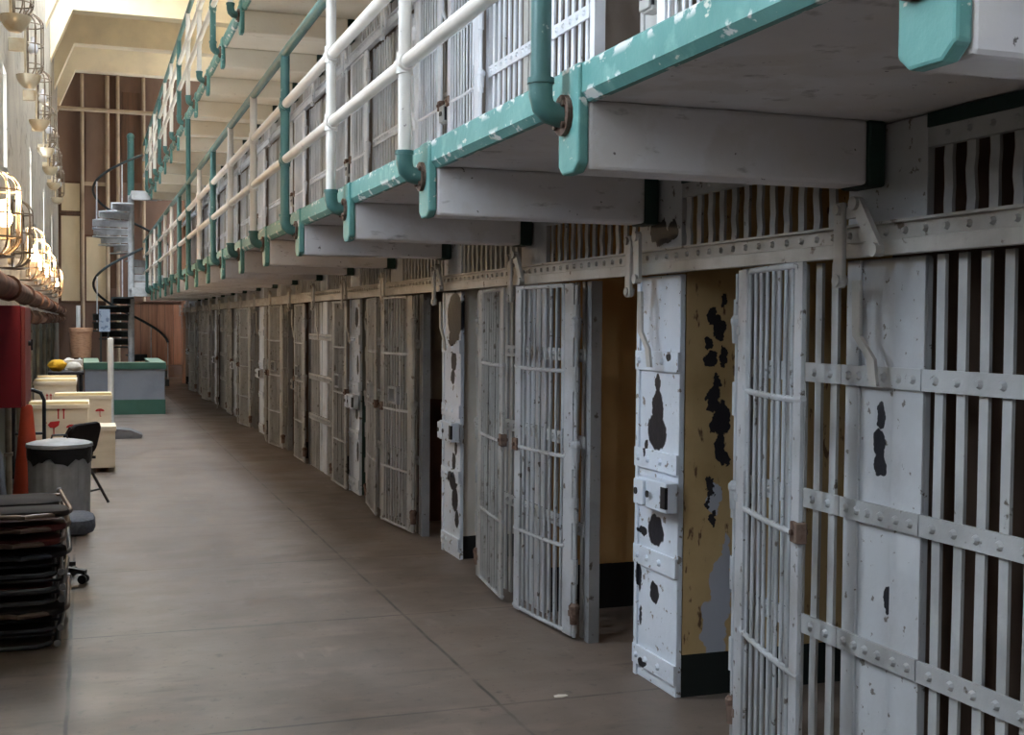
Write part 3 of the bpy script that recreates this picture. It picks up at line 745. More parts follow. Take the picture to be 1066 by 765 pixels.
# pipes and conduits along the left wall
for i, (x, z, r) in enumerate([(XL + 0.14, 1.90, 0.085), (XL + 0.12, 1.68, 0.07)]):
    p = thing('lagged_pipe', ['upper rust brown lagged pipe along the wall under the lamps', 'lower rust brown pipe along the wall behind the red cabinet'][i], 'pipe', (x, 0, z))
    link('pipe_run', MB().cyl((0, (4, 10.8)[i], 0), (0, YEND - 0.1, 0), r, 14).mesh('pipe_run', 'rust_pipe', True), p)
    mb_y = (5.0, 11.2)[i]
    while mb_y < 34:
        link('collar', cached(('collar', i), lambda: MB().cyl((0, -0.06, 0), (0, 0.06, 0), r + 0.02, 14).mesh('collar', 'rust_pipe', True)), p, (0, mb_y, 0))
        link('wall_hanger', cached(('hang', i), lambda: MB().box(-x + XL + 0.002, -r * 0.7, -0.02, 0.02, -0.03, 0.03).mesh('wall_hanger', 'conduit')), p, (0, mb_y + 0.15, 0))
        mb_y += 2.75
for i, y in enumerate([12.2, 14.2, 16.9, 19.6, 22.6, 25.6, 29.0]):
    p = thing('wall_conduit', 'vertical conduit under the lagged pipes on the left wall, %s from near end' % ORD[i], 'conduit', (XL + 0.04, y, 0))
    link('conduit_pipe', cached('conduit', lambda: MB().cyl((0, 0, 0), (0, 0, 1.78), 0.03, 10).mesh('conduit_pipe', 'conduit', True)), p)
    for z in (0.4, 1.5): link('clip', cached('clip', lambda: MB().box(-0.038, 0.036, -0.06, 0.06, -0.015, 0.015).mesh('clip', 'conduit')), p, (0, 0, z))

# ------------------------------------------------------------------ far end
def slab_px(px0, px1, py0, py1, y, th):
    a, b = at_y(px0, py1, y), at_y(px1, py0, y)
    return MB().box(a.x, b.x, y, y + th, a.z, b.z)
Y1 = YEND - 0.06
n = len(ws) + len(us) + 2
for (a, b, c, d_) in [(64, 83, 191, 219), (64, 83, 225, 313), (90, 112, 247, 313)]:
    fr = MB(); p0, p1 = at_y(a, d_, Y1), at_y(b, c, Y1)
    for q in ((p0.x - .06, p0.x, p0.z - .06, p1.z + .06), (p1.x, p1.x + .06, p0.z - .06, p1.z + .06), (p0.x, p1.x, p0.z - .06, p0.z), (p0.x, p1.x, p1.z, p1.z + .06)):
        fr.box(q[0], q[1], Y1 - 0.03, YEND, q[2], q[3])
    o = struct('window_%d' % n, fr, 'dark_wood'); n += 1
    link('window_pane', MB().box(p0.x, p1.x, Y1, YEND, p0.z, p1.z).mesh('window_pane', 'frosted'), o)
for i, (px, top, bot, r) in enumerate([(86.5, 77, 330, .05), (112, 79, 190, .06), (123.5, 78, 345, .05), (150, 78, 310, .05)]):
    p, q = at_y(px, bot, YEND - 0.12), at_y(px, top, YEND - 0.12)
    o = link('riser_pipe', MB().cyl((p.x, YEND - 0.12, 0.001), (p.x, YEND - 0.12, min(q.z, BZ - 0.02)), r, 10).mesh('riser_pipe', 'end_trim', True))
    tag(o, 'cream vertical pipe on the brown end wall, %s from its left corner' % ORD[i], 'pipe')
p, q = at_y(60, 114, YEND - 0.2), at_y(163, 118, YEND - 0.2)
tag(link('cross_pipe', MB().cyl((XL + 0.01, YEND - 0.5, p.z), (2.4, YEND - 0.5, p.z), 0.06, 10).mesh('cross_pipe', 'end_trim', True)), 'cream horizontal pipe crossing high on the brown end wall', 'pipe')
for (a, b, c, d_, m, nm) in [(90, 110, 118, 189, 'mid_panel', 'trim_1'), (114, 120, 80, 300, 'dark_wood', 'trim_2'), (127, 146, 97, 190, 'dark_wood', 'trim_3'), (66, 112, 190, 192, 'end_trim', 'trim_4')]:
    p0, p1 = at_y(a, d_, YEND - 0.05), at_y(b, c, YEND - 0.05)
    struct(nm, MB().box(p0.x, p1.x, YEND - 0.05, YEND, p0.z, p1.z), m)
# wooden screen at the end of the corridor
YS = 33.9
w = thing('wood_screen', 'reddish wooden partition screen closing the far end of the corridor', 'partition', (0, YS, 0))
p0, p1 = at_y(138, 380, YS), at_y(197, 317, YS)
n_ = 7
for i in range(n_):
    a = p0.x + (p1.x - p0.x) * i / n_; b = p0.x + (p1.x - p0.x) * (i + 1) / n_
    link('plank', MB().box(a + 0.006, b - 0.006, 0.0, 0.04, p0.z, p1.z, 0.004).mesh('plank', 'wood'), w)
link('top_rail', MB().box(p0.x, p1.x, -0.02, 0.06, p1.z - 0.001, p1.z + 0.07).mesh('top_rail', 'dark_wood'), w)
link('bottom_rail', MB().box(p0.x, p1.x, 0.045, 0.09, p0.z + 0.05, p0.z + 0.15).mesh('bottom_rail', 'dark_wood'), w)
for x in (p0.x + 0.05, p1.x - 0.05, p0.x + 0.42 * (p1.x - p0.x)): link('leg', MB().box(x - 0.04, x + 0.04, 0.045, 0.12, 0, p1.z - 0.02).mesh('leg', 'dark_wood'), w)
struct('baseboard_back', MB().box(XL, XW, YEND - 0.03, YEND, 0, 0.3), 'dark_wood')

# ------------------------------------------------------------------ spiral staircase
SY = 31.3
sc = at_y(136.5, 300, SY); SX = sc.x
st = thing('spiral_staircase', 'iron spiral staircase winding up to the galleries at the far end', 'staircase', (SX, SY, 0))
RR = 0.90
link('centre_pole', MB().cyl((0, 0, 0), (0, 0, 4.70), 0.075, 16).mesh('centre_pole', 'stair_white', True), st)
link('pole_top', MB().cyl((0, 0, 4.70), (0, 0, 6.1), 0.08, 16).ball((0, 0, 6.13), 0.095, 12).mesh('pole_top', 'teal_pipe', True), st)
def wedge(m, nm):
    mb = MB(); n = 5; A = math.radians(34)
    arc = [(0.07, -0.03)] + [(RR * math.cos(-A / 2 + A * i / n), RR * math.sin(-A / 2 + A * i / n)) for i in range(n + 1)] + [(0.07, 0.03)]
    mb.prism(arc, 2, 0, 0.03)
    mb.prism([(0.07, -0.03), (RR * math.cos(-A / 2), RR * math.sin(-A / 2)), (RR * math.cos(-A / 2 + .04), RR * math.sin(-A / 2 + .04)), (0.07, 0.0)], 2, -0.13, 0.0)
    return mb.mesh(nm, m)
NT1 = 11
for fl in (0, 1):
    zb_, zt_ = (0.0, 2.41) if fl == 0 else (2.41, 2.41 + STORY)
    pts = []
    for i in range(NT1):
        a = math.radians(-20 + 300 * (i + 1) / (NT1 + 1))
        z = zb_ + (zt_ - zb_) * (i + 1) / (NT1 + 1)
        link('tread', cached(('tread', fl), lambda: wedge('stair_white' if fl else 'stair_dark', 'tread')), st, (0, 0, z - 0.03), a)
        b = cached('baluster', lambda: MB().cyl((0, 0, 0), (0, 0, 0.92), 0.014, 8).mesh('baluster', 'stair_white', True))
        if i % 2 == 0: link('baluster', b, st, (RR * 0.97 * math.cos(a), RR * 0.97 * math.sin(a), z))
        pts.append((RR * 0.97 * math.cos(a), RR * 0.97 * math.sin(a), z + 0.92))
    fine_ = []
    for i in range(len(pts) * 4 + 2):
        u = i / 4; a = math.radians(-20 + 300 * (u + 1) / (NT1 + 1)); z = zb_ + (zt_ - zb_) * (u + 1) / (NT1 + 1)
        fine_.append((RR * 0.97 * math.cos(a), RR * 0.97 * math.sin(a), z + 0.92))
    link('handrail', MB().tube(fine_, 0.03, 8).mesh('handrail', 'stair_dark', True), st)
    x1 = 1.4 - SX
    link('landing', MB().box(-0.05, 0.62, -SY + GEND + 0.01, 0.05, zt_ - 0.04, zt_).box(-0.05, 0.62, -SY + GEND + 0.01, -SY + GEND + 0.05, zt_ - 0.2, zt_ - 0.04).mesh('landing', 'stair_white'), st)

# ------------------------------------------------------------------ guard desk, post, basket, table
DY = 22.4
p0, p1 = at_y(88.5, 432, DY), at_y(171.5, 377, DY)
H_ = p1.z
ct = thing('guard_desk', 'low grey and green walled guard desk in the far corridor', 'desk', (0, DY, 0))
W0, W1, DD = p0.x, p1.x, 2.6
link('desk_panel', MB().box(W0, W1, 0, 0.08, 0.26, H_ - 0.12).mesh('desk_panel', 'counter_gray'), ct)
link('desk_panel', MB().box(W0, W0 + 0.08, 0.08, DD, 0.26, H_ - 0.12).mesh('desk_panel', 'counter_gray'), ct)
link('desk_panel', MB().box(W1 - 0.08, W1, 0.08, DD, 0.26, H_ - 0.12).mesh('desk_panel', 'counter_gray'), ct)
o = link('base_band', MB().box(W0 - 0.01, W1 + 0.01, -0.01, 0.09, 0, 0.26).box(W0 - 0.01, W0 + 0.09, 0.09, DD, 0, 0.26).box(W1 - 0.09, W1 + 0.01, 0.09, DD, 0, 0.26).mesh('base_band', 'counter_green'), ct); o['label'] = 'dark green base'
o = link('cap_edge', MB().box(W0 - 0.02, W1 + 0.02, -0.03, 0.12, H_ - 0.12, H_ - 0.01).box(W0 - 0.02, W0 + 0.22, 0.12, DD, H_ - 0.12, H_ - 0.01).box(W1 - 0.22, W1 + 0.02, 0.12, DD, H_ - 0.12, H_ - 0.01).mesh('cap_edge', 'counter_green'), ct); o['label'] = 'green cap edge'
link('cap_top', MB().box(W0 - 0.02, W1 + 0.02, -0.03, 0.16, H_ - 0.01, H_).box(W0 - 0.02, W0 + 0.24, 0.16, DD, H_ - 0.01, H_).box(W1 - 0.24, W1 + 0.02, 0.16, DD, H_ - 0.01, H_).mesh('cap_top', 'counter_top'), ct)
PYW = 18.0
pp = at_y(115.5, 455, PYW)
wp = thing('stanchion_post', 'tall white post on a flat dark base before the guard desk', 'post', (pp.x, PYW, 0))
hz = at_y(115.5, 353, PYW).z
link('pole', MB().cyl((0, 0, 0.05), (0, 0, hz), 0.042, 14).ball((0, 0, hz), 0.042, 12, (1, 1, .5)).mesh('pole', 'white_paint', True), wp)
link('weight_base', MB().prism([(-0.10, 0), (0.40, 0), (0.42, 0.05), (0.25, 0.12), (-0.05, 0.15), (-0.10, 0.10)], 1, -0.22, 0.22).mesh('weight_base', 'rubber'), wp)
# table with cloth and papers
TY = 21.8
tp = at_y(73, 386, TY)
tb = thing('side_table', 'small dark table piled with cloth and papers left of the guard desk', 'table', (tp.x, TY, 0))
TZ = tp.z
link('table_top', MB().box(-0.34, 0.22, -0.45, 0.45, TZ - 0.05, TZ, 0.008).mesh('table_top', 'black_metal'), tb)
for sx in (-0.29, 0.17):
    for sy in (-0.39, 0.39): link('leg', cached('tleg', lambda: MB().cyl((0, 0, 0), (0, 0, TZ - 0.05), 0.03, 8).mesh('leg', 'black_metal')), tb, (sx, sy, 0))
def lump(name, label, cat, c, r, m, seed, sc=(1, 1, 1)):
    rnd = random.Random(seed); mb = MB().ball((0, 0, 0), r, 16, sc)
    for v in mb.bm.verts: v.co *= 1 + rnd.uniform(-0.12, 0.12)
    zmin = min(v.co.z for v in mb.bm.verts)
    return tag(link(name, mb.mesh(name, m, True), None, (c[0], c[1], c[2] - zmin)), label, cat)
lump('yellow_cloth', 'crumpled yellow cloth on the side table', 'cloth', (tp.x - 0.2, TY - 0.2, TZ), 0.13, 'yellow_cloth', 3, (1.1, 1.2, 0.75))
lump('paper_bag', 'crumpled pale paper bag lying on the side table', 'bag', (tp.x + 0.06, TY - 0.34, TZ), 0.11, 'paper', 4, (1.1, .7, .7))
tag(link('white_carton', MB().box(-0.15, 0.14, -0.1, 0.1, 0, 0.19, 0.01).mesh('white_carton', 'paper'), None, (tp.x + 0.06, TY + 0.10, TZ)), 'pale cardboard carton on the side table beside the yellow cloth', 'box')
lump('white_ball', 'round pale bundle at the rear of the side table', 'bundle', (tp.x - 0.02, TY + 0.38, TZ), 0.11, 'paper', 5, (1, 1, .9))
# barrel behind the table
BY = 27.5
a, b = at_y(72, 372, BY), at_y(96.5, 341, BY)
bw = (b.x - a.x) / 2; bh = b.z - a.z
bk = thing('wicker_hamper', 'tan ribbed hamper on a stand against the far left wall', 'hamper', ((a.x + b.x) / 2, BY, 0))
link('hamper_body', MB().lathe([(0, a.z), (bw * .82, a.z), (bw * .9, a.z + bh * .3), (bw * .95, a.z + bh * .85), (bw * .8, a.z + bh * .85), (bw * .7, a.z + 0.05), (0, a.z + .05)], seg=28).mesh('hamper_body', 'beige_pot', True), bk)
link('rim', MB().lathe([(bw * .86, b.z - bh * .16), (bw, b.z - bh * .16), (bw * 1.02, b.z - 0.02), (bw * .98, b.z), (bw * .84, b.z)], seg=28).mesh('rim', 'beige_pot', True), bk)
for i in range(4): link('leg', cached('hleg', lambda: MB().cyl((0, 0, 0), (0, 0, a.z + 0.03), 0.035, 8).mesh('leg', 'dark_wood')), bk, (bw * .55 * math.cos(i * PI / 2 + .7), bw * .55 * math.sin(i * PI / 2 + .7), 0))
p, q = at_y(81.5, 345, 29), at_y(81.5, 318, 29)
tag(link('floor_pole', MB().cyl((p.x, 29, 0), (p.x, 29, q.z), 0.05, 10).mesh('floor_pole', 'white_paint', True)), 'short white pole standing behind the tan hamper', 'pole')
a, b = at_y(103, 345, 30.2), at_y(119, 322, 30.2)
bd = thing('notice_board', 'blue and white leaning board beside the foot of the spiral stairs', 'board', (0, 30.0, 0))
link('board_face', MB().box(a.x, b.x - 0.1, -0.02, 0.02, a.z, b.z).mesh('board_face', 'blue_board'), bd)
for x in (a.x + 0.04, b.x - 0.14): link('leg', MB().box(x - 0.02, x + 0.02, 0.021, 0.06, 0, b.z).mesh('leg', 'stair_dark'), bd)

# ------------------------------------------------------------------ crates
def flat_shape(poly, th=0.003):
    return poly
def umbrella_marks(w):
    r = w / 2
    dome = [(-r, 0)] + [(-r * math.cos(PI * i / 10), r * 0.62 * math.sin(PI * i / 10)) for i in range(1, 10)] + [(r, 0), (r * .66, -0.06 * r), (r * .33, 0.04 * r), (0, -0.06 * r), (-r * .33, 0.04 * r), (-r * .66, -0.06 * r)]
    return dome
def crate(name, label, x0, x1, y0, depth, z0, z1, marks=(), lip=True, lip_dx=(0, 0), both=False):
    root = thing(name, label, 'crate', ((x0 + x1) / 2, y0 + depth / 2, z0)); hx, hy = (x1 - x0) / 2, depth / 2; h = z1 - z0
    link('crate_body', MB().box(-hx, hx, -hy, hy, 0.05, h - 0.05, 0.004).mesh('crate_body', 'crate_paint'), root)
    for sx in (-hx + 0.12, hx - 0.12): link('skid', MB().box(sx - 0.05, sx + 0.05, -hy + 0.02, hy - 0.02, 0, 0.05).mesh('skid', 'dark_wood'), root)
    o = link('lid', MB().box(-hx - 0.012, hx + 0.012, -hy - 0.012, hy + 0.012, h - 0.05, h, 0.004).mesh('lid', 'crate_paint'), root)
    if lip:
        for yy in ((-hy + 0.03, hy - 0.12) if both else (-hy + 0.01,)): link('lid_batten', MB().box(-hx + lip_dx[0], hx - lip_dx[1], yy, yy + 0.09, h, h + 0.03, 0.003).mesh('lid_batten', 'crate_lip'), root)
    for kind, cx, cz, w in marks:
        mb = MB(); X = cx - (x0 + x1) / 2; Z = cz - z0; Y = -hy - 0.0035
        if kind == 'umbrella':
            mb.prism([(X + u, Z + v) for u, v in umbrella_marks(w)], 1, Y, Y + 0.003)
            mb.box(X - w * .04, X + w * .04, Y, Y + 0.003, Z - w * .62, Z + 0.0)
            mb.box(X - w * .04, X + w * .14, Y, Y + 0.003, Z - w * .62, Z - w * .54); nm = 'umbrella_mark'
        elif kind == 'arrows':
            for dx in (-w * .35, w * .35):
                mb.box(X + dx - w * .09, X + dx + w * .09, Y, Y + 0.003, Z - w * .8, Z + w * .45)
                mb.prism([(X + dx - w * .22, Z + w * .4), (X + dx + w * .22, Z + w * .4), (X + dx, Z + w * .9)], 1, Y, Y + 0.003)
            nm = 'arrow_mark'
        else:
            mb.prism([(X - w * .5, Z + w * .15), (X - w * .3, Z + w * .42), (X + w * .5, Z + w * .5), (X + w * .42, Z + w * .1), (X + w * .1, Z - w * .12), (X - w * .3, Z - w * .1)], 1, Y, Y + 0.003)
            mb.box(X - w * .05, X + w * .05, Y, Y + 0.003, Z - w * .75, Z - w * .1); mb.box(X - w * .25, X + w * .25, Y, Y + 0.003, Z - w * .82, Z - w * .74)
            mb.box(X - w * .68, X - w * .58, Y, Y + 0.003, Z + w * .28, Z + w * .4); nm = 'glass_mark'
        o = link(nm, mb.mesh(nm, 'red_ink'), root); o['label'] = 'red stencilled handling symbol'
    return root
YA = 14.5
A = lambda px, py, y=YA: at_y(px, py, y)
ax0, ax1 = A(30, 420).x, A(92, 420).x
def mk(kind, px, py, wpx, y): p = at_y(px, py, y); return (kind, p.x, p.z, wpx * y / F)
crate('shipping_crate', 'cream crate with red arrows, umbrella and glass marks behind the trash can', ax0, ax1, YA, 0.85, 0, A(60, 421).z,
      [mk('arrows', 63.5, 430, 7, YA), mk('umbrella', 74.5, 445, 10, YA), mk('glass', 56, 444, 11, YA)])
YB = 15.75
crate('shipping_crate', 'cream crate with one red umbrella mark, taller and further right', at_y(57, 420, YB).x, at_y(116, 420, YB).x, YB, 0.8, 0, at_y(100, 411.5, YB).z,
      [mk('umbrella', 104, 428, 8.5, YB)])
YC = 17.6
crate('shipping_crate', 'cream crate at the rear of the group, mostly hidden by the marked crates', -0.66, at_y(79, 402, YC).x, YC, 1.3, 0, at_y(60, 397, YC).z, [mk('arrows', 51, 414, 5, YC)], both=True)
YD = 13.9
crate('shipping_crate', 'low cream crate on dark feet to the right of the folding chair', at_y(93, 460, YD).x, at_y(120, 460, YD).x, YD, 0.5, 0, at_y(110, 444, YD).z, [], False)

# ------------------------------------------------------------------ red hose cabinet
YR = 9.7
a, b = at_y(-6, 425, YR), at_y(26, 318, YR)
rx = b.x
hc = thing('hose_cabinet', 'dark red steel cabinet fixed to the left wall above the cone', 'cabinet', (XL, YR, a.z))
hh = b.z - a.z; dx = rx - XL
link('cabinet_body', MB().box(0.003, dx - 0.03, 0, 0.95, 0, hh, 0.006).mesh('cabinet_body', 'red_paint'), hc)
o = link('cabinet_door', MB().box(dx - 0.028, dx, 0.005, 0.945, 0.01, hh - 0.01, 0.005).mesh('cabinet_door', 'red_edge'), hc); o['label'] = 'lighter pinkish cabinet door'
link('latch', MB().cyl((dx, 0.5, hh * .62), (dx + 0.03, 0.5, hh * .62), 0.02, 10).box(dx + 0.02, dx + 0.035, 0.47, 0.53, hh * .55, hh * .66).mesh('latch', 'black_metal'), o)

# ------------------------------------------------------------------ hand truck and cone
HY = 12.6
ht = thing('hand_truck', 'black tubular hand truck standing by the left wall before the crates', 'hand truck', (at_y(33, 450, HY).x, HY, 0))
w_ = at_y(46, 450, HY).x - at_y(33, 450, HY).x; zt_ = at_y(40, 406, HY).z
x0 = -w_ - 0.05
link('frame', MB().tube([(x0, 0, 0.12), (x0, 0.02, zt_ - 0.1), (x0 + .03, .02, zt_ - .03), (x0 + .1, .02, zt_), (w_ - .1, .02, zt_), (w_ - .03, .02, zt_ - .03), (w_, .02, zt_ - 0.1), (w_, 0, 0.12)], 0.018, 10).mesh('frame', 'black_metal', True), ht)
for z in (0.3, zt_ - 0.42): link('cross_bar', MB().cyl((x0, 0.01, z), (w_, 0.01, z), 0.014, 8).mesh('cross_bar', 'black_metal', True), ht)
link('toe_plate', MB().box(x0, w_, -0.22, 0.02, 0.02, 0.035).box(x0, w_, 0.0, 0.02, 0.02, 0.14).mesh('toe_plate', 'black_metal'), ht)
for x in (x0 - 0.03, w_ + 0.03): link('wheel', MB().lathe([(0.03, -.025), (.10, -.025), (.115, 0), (.10, .025), (.03, .025)], seg=20).mesh('wheel', 'rubber', True), ht, (x, 0.12, 0.115)).rotation_euler = (0, PI / 2, 0)
link('axle', MB().cyl((x0 - .03, .12, .115), (w_ + .03, .12, .115), .012, 8).box(x0, x0 + .03, 0, .14, .1, .14).box(w_ - .03, w_, 0, .14, .1, .14).mesh('axle', 'black_metal'), ht)
KY = 10.85
kp = at_y(31, 500, KY)
cone = thing('traffic_cone', 'orange traffic cone between the red cabinet and the trash can', 'cone', (kp.x - 0.02, KY, 0))
ch = at_y(31, 421, KY).z
link('cone_body', MB().lathe([(0.13, 0.03), (0.045, ch - 0.02), (0.035, ch), (0.02, ch), (0.11, 0.03)], seg=24).mesh('cone_body', 'cone_orange', True), cone)
link('cone_base', MB().box(-.15, .15, -.15, .15, 0, 0.03, 0.008).mesh('cone_base', 'cone_orange'), cone)

# ------------------------------------------------------------------ trash can
CYY = 9.95
cp = at_y(62, 470, CYY); cr = (at_y(96.5, 470, CYY).x - at_y(28, 470, CYY).x) / 2; ch = at_y(62, 464, CYY - cr).z
tc = thing('trash_can', 'grey galvanised trash can with black liner and round lid', 'trash can', (cp.x, CYY, 0))
def ribbed():
    mb = MB(); seg = 72; rings = []
    for z, rr, amp in ((0.02, .90, 0), (0.06, .90, 0), (0.09, .91, .012), (ch * .8, .955, .012), (ch * .84, .95, 0), (ch - 0.05, .96, 0)):
        rings.append([mb.bm.verts.new((cr * rr * (1 + (amp if k % 4 < 2 else -amp)) * math.cos(2 * PI * k / seg), cr * rr * (1 + (amp if k % 4 < 2 else -amp)) * math.sin(2 * PI * k / seg), z)) for k in range(seg)])
    for A_, B_ in zip(rings, rings[1:]):
        for k in range(seg): mb.bm.faces.new((A_[k], A_[(k + 1) % seg], B_[(k + 1) % seg], B_[k]))
    mb.bm.faces.new(rings[0][::-1]); mb.bm.faces.new(rings[-1])
    return mb
link('can_body', ribbed().mesh('can_body', 'galvanised'), tc)
def ln():
    mb = MB(); seg = 48; rings = []
    for j, (z, rr) in enumerate(((ch - .13, .99), (ch - .10, 1.0), (ch - .04, 1.005), (ch - .03, .99))):
        rings.append([mb.bm.verts.new((cr * rr * math.cos(2 * PI * k / seg), cr * rr * math.sin(2 * PI * k / seg), z + (0.022 * math.sin(k * .8) + .012 * math.sin(k * 2.1) if j == 0 else 0))) for k in range(seg)])
    for A_, B_ in zip(rings, rings[1:]):
        for k in range(seg): mb.bm.faces.new((A_[k], A_[(k + 1) % seg], B_[(k + 1) % seg], B_[k]))
    return mb
o = link('bin_liner', ln().mesh('bin_liner', 'liner', True), tc); o['label'] = 'black plastic liner folded over the rim'
link('lid', MB().lathe([(0, ch + .035), (cr * .3, ch + .034), (cr * .85, ch + .012), (cr * 1.02, ch), (cr * 1.04, ch - .025), (cr * 1.01, ch - .025), (cr * .9, ch - .01), (0, ch - .01)], seg=36).mesh('lid', 'lid_metal', True), tc)
link('lid_handle', MB().tube([(-0.06, 0, ch + .03), (-0.05, 0, ch + .06), (0.05, 0, ch + .06), (0.06, 0, ch + .03)], 0.008, 8).mesh('lid_handle', 'black_metal', True), tc)

# ------------------------------------------------------------------ folding chairs
def pad_mesh(w, l, th, m, nm, curve=0.0):
    mb = MB().box(-w / 2, w / 2, -l / 2, l / 2, 0, th)
    vert = [e for e in mb.bm.edges if abs(e.verts[0].co.z - e.verts[1].co.z) > th * .5]
    bmesh.ops.bevel(mb.bm, geom=vert, offset=min(w, l) * .28, segments=6, affect='EDGES', profile=0.5)
    hor = [e for e in mb.bm.edges if abs(e.verts[0].co.z - e.verts[1].co.z) < 1e-5 and len(e.link_faces) == 2 and abs(e.link_faces[0].normal.z - e.link_faces[1].normal.z) > .5]
    bmesh.ops.bevel(mb.bm, geom=hor, offset=th * .4, segments=2, affect='EDGES', profile=0.5)
    return mb.mesh(nm, m, True)
def u_frame(w, l, r):
    """flat U: rounded end at -y, open end at +y"""
    c = 0.19; pts = [(-w / 2, l / 2, 0), (-w / 2, -l / 2 + c, 0)]
    for i in range(1, 6): a = PI / 2 * i / 6; pts.append((-w / 2 + c - c * math.cos(a), -l / 2 + c - c * math.sin(a), 0))
    pts += [(-w / 2 + c, -l / 2, 0), (0, -l / 2 - 0.03, 0), (w / 2 - c, -l / 2, 0)]
    for i in range(5, 0, -1): a = PI / 2 * i / 6; pts.append((w / 2 - c + c * math.cos(a), -l / 2 + c - c * math.sin(a), 0))
    pts += [(w / 2, -l / 2 + c, 0), (w / 2, l / 2, 0)]
    return MB().tube(pts, r, 10)
PITCH = 0.0715
def folded_chair(i, y, rz, flip, tube, vinyl, label, loc):
    root = thing('folded_chair', label, 'folding chair', loc, rz + (PI if flip else 0), 'folded chairs stacked flat')
    w, l = 0.46, 0.94
    link('back_frame', cached(('fbf', tube), lambda: u_frame(w, l, 0.0125).mesh('back_frame', tube, True)), root, (0, 0, 0.034))
    link('leg_frame', cached(('flf', tube), lambda: MB().tube([(-w / 2 + .035, -.12, 0), (-w / 2 + .035, .40, 0), (-w / 2 + .09, .455, 0), (w / 2 - .09, .455, 0), (w / 2 - .035, .40, 0), (w / 2 - .035, -.12, 0)], 0.011, 8).mesh('leg_frame', tube, True)), root, (0, 0, 0.016))
    link('cross_bar', cached(('fcb', tube), lambda: MB().cyl((-w / 2, .30, .034), (w / 2, .30, .034), .008, 8).mesh('cross_bar', tube, True)), root)
    link('backrest', cached(('fbr', vinyl), lambda: pad_mesh(.43, .24, .034, vinyl, 'backrest')), root, (0, -l / 2 + .135, .022))
    link('seat', cached(('fst', vinyl), lambda: pad_mesh(.385, .40, .032, vinyl, 'seat')), root, (0, .04, .026))
    for sx in (-1, 1):
        link('rubber_foot', cached('ffoot', lambda: MB().cyl((0, -.03, 0), (0, .02, 0), .017, 10).mesh('rubber_foot', 'rubber', True)), root, (sx * w / 2, l / 2, .034))
    return root
stack_tubes = ['gray_tube', 'gray_tube', 'bronze_tube', 'gray_tube', 'gray_tube', 'gray_tube', 'gray_tube', 'bronze_tube', 'bronze_tube', 'bronze_tube']
stack_vin = ['black_vinyl', 'maroon_vinyl', 'black_vinyl', 'maroon_vinyl', 'black_vinyl', 'black_vinyl', 'black_vinyl', 'maroon_vinyl', 'maroon_vinyl', 'black_vinyl']
FLIP = [True, True, False, True, True, True, False, False, False, False]
for i in range(10):
    names = ['bottom chair of the flat stack of folded chairs', 'second folded chair up from the floor in the flat stack', 'third folded chair up from the floor in the flat stack',
             'fourth folded chair up from the floor in the flat stack', 'fifth folded chair up in the flat stack', 'sixth folded chair up in the flat stack',
             'grey tube folded chair, fourth from the top of the flat stack', 'maroon folded chair, third from the top of the flat stack', 'bronze tube folded chair just under the top one of the stack',
             'topmost folded chair of the stack with a bronze rounded back frame'][i]
    rnd = random.Random(i * 5 + 1)
    folded_chair(i, 0, [0, -.02, .01, .03, -.02, .02, .03, .0, .05, .09][i], FLIP[i], stack_tubes[i], stack_vin[i], names,
                 ([-.37, -.345, -.325, -.365, -.335, -.36, -.32, -.34, -.33, -.33][i], 6.93 + [0, .03, .0, .02, -.02, .0, .02, -.03, -.02, -.05][i], 0.002 + PITCH * i))

# open folding chair beyond the trash can
FY = 12.1
def open_chair():
    lp = at_z(113, 524); root = thing('folding_chair', 'black padded folding chair standing open behind the trash can', 'folding chair', (lp.x - 0.324, lp.y - 0.027, 0), math.radians(-122))
    w = .45
    # local: seat faces -y, back at +y
    for sx in (-1, 1):
        link('leg', cached('ocl', lambda: MB().tube([(0, -.28, 0.01), (0, -.05, .42), (0, .15, .72)], .0125, 10).mesh('leg', 'black_metal', True)), root, (sx * w / 2, 0, 0))
        link('leg', cached('ocr', lambda: MB().tube([(0, .26, 0.01), (0, .0, .43)], .0125, 10).mesh('leg', 'black_metal', True)), root, (sx * (w / 2 - .03), 0, 0))
        link('seat_bracket', cached('ocb', lambda: MB().box(-.008, .008, -.2, .12, .40, .425).mesh('seat_bracket', 'black_metal')), root, (sx * (w / 2 - .015), 0, 0))
    link('stretcher', MB().cyl((-w / 2, -.195, .16), (w / 2, -.195, .16), .009, 8).mesh('stretcher', 'black_metal', True), root)
    link('stretcher', MB().cyl((-w / 2 + .03, .18, .13), (w / 2 - .03, .18, .13), .009, 8).mesh('stretcher', 'black_metal', True), root)
    s = link('seat', pad_mesh(.42, .42, .05, 'black_vinyl', 'seat'), root, (0, -.06, .425))
    b = link('backrest', pad_mesh(.47, .30, .045, 'black_vinyl', 'backrest'), root, (0, .15, .59)); b.rotation_euler = (math.radians(76), 0, 0)
    return root
open_chair()

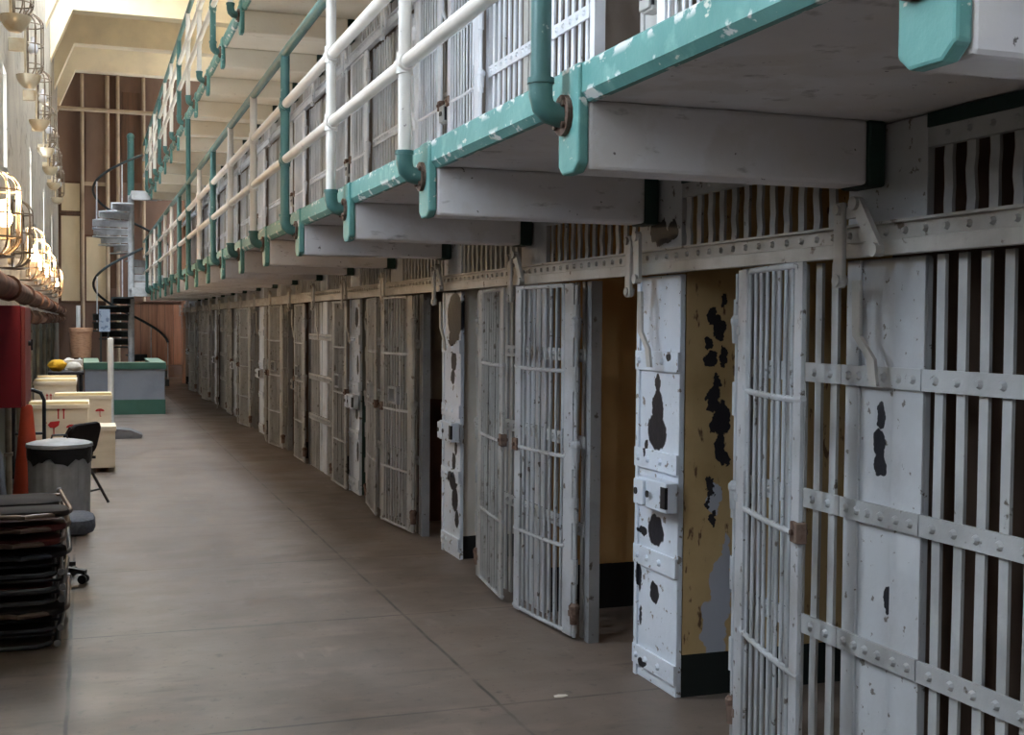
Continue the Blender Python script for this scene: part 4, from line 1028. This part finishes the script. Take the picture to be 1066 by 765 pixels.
# office chair behind the stack
def office_chair():
    c = at_z(91, 607); cx, cy = c.x - .26, c.y + .10
    root = thing('office_chair', 'grey office chair on a black castered base behind the folded chairs', 'office chair', (cx, cy, 0))
    for i in range(5):
        a = math.radians(-22 + 72 * i); ca, sa = math.cos(a), math.sin(a)
        lg = link('base_leg', cached('ofl', lambda: MB().prism([(0.03, .075), (0.03, .12), (.27, .085), (.27, .06)], 1, -.02, .02).mesh('base_leg', 'black_metal')), root, (0, 0, 0), a)
        link('caster', cached('ofc', lambda: MB().cyl((.255, -.028, .028), (.255, -.006, .028), .028, 14).cyl((.255, .006, .028), (.255, .028, .028), .028, 14).cyl((.255, -.03, .028), (.255, .03, .028), .008).cyl((.255, 0, .03), (.255, 0, .07), .008).mesh('caster', 'black_metal', True)), lg)
    link('gas_column', MB().cyl((0, 0, .08), (0, 0, .31), .028, 14).mesh('gas_column', 'black_metal', True), root)
    link('seat_plate', MB().box(-.12, .12, -.12, .12, .30, .325).mesh('seat_plate', 'black_metal'), root)
    s = link('seat', pad_mesh(.50, .46, .10, 'gray_fabric', 'seat'), root, (.06, -.04, .325))
    bk_ = link('backrest', pad_mesh(.42, .46, .07, 'gray_fabric', 'backrest'), root, (-.30, .05, .60)); bk_.rotation_euler = (math.radians(85), 0, math.radians(90))
    link('back_stay', MB().box(-.27, -.10, .02, .08, .30, .325).box(-.29, -.27, .02, .08, .30, .70).mesh('back_stay', 'black_metal'), root)
office_chair()

# litter on the floor
lp = at_z(583, 725)
mb = MB().prism([(-.03, -.012), (.0, -.02), (.035, -.005), (.03, .012), (.0, .02), (-.025, .012)], 2, 0.001, .004)
tag(link('paper_scrap', mb.mesh('paper_scrap', 'paper'), None, (lp.x, lp.y, 0)), 'small white paper scrap on the floor near the nearest lock column', 'litter')

# ------------------------------------------------------------------ light
wd = bpy.data.worlds.new('world'); S.world = wd; wd.use_nodes = True
bg = wd.node_tree.nodes['Background']; bg.inputs[0].default_value = (0.73, 0.86, 1.0, 1); bg.inputs[1].default_value = 14.0
def portal(name, loc, rot, sx, sy):
    l = bpy.data.lights.new(name, 'AREA'); l.shape = 'RECTANGLE'; l.size = sx; l.size_y = sy
    try: l.cycles.is_portal = True
    except Exception: pass
    o = bpy.data.objects.new(name, l); COL.objects.link(o); o.location = loc; o.rotation_euler = rot
for a, b in ws: portal('window_portal', (XL - 0.33, (a + b) / 2, (WZ0 + WZ1) / 2), (0, -PI / 2, 0), WZ1 - WZ0, b - a)
for a, b in us: portal('window_portal', (XL - 0.33, (a + b) / 2, sum(TALL) / 2), (0, -PI / 2, 0), TALL[1] - TALL[0], b - a)
portal('skylight_portal', ((SK[0] + SK[1]) / 2, (SK[2] + SK[3]) / 2, CZ + 0.26), (0, 0, 0), SK[1] - SK[0], SK[3] - SK[2])
S.view_settings.view_transform = 'Standard'; S.view_settings.look = 'None'
S.view_settings.exposure = 1.0; S.view_settings.gamma = 1.0; S.view_settings.use_curve_mapping = False
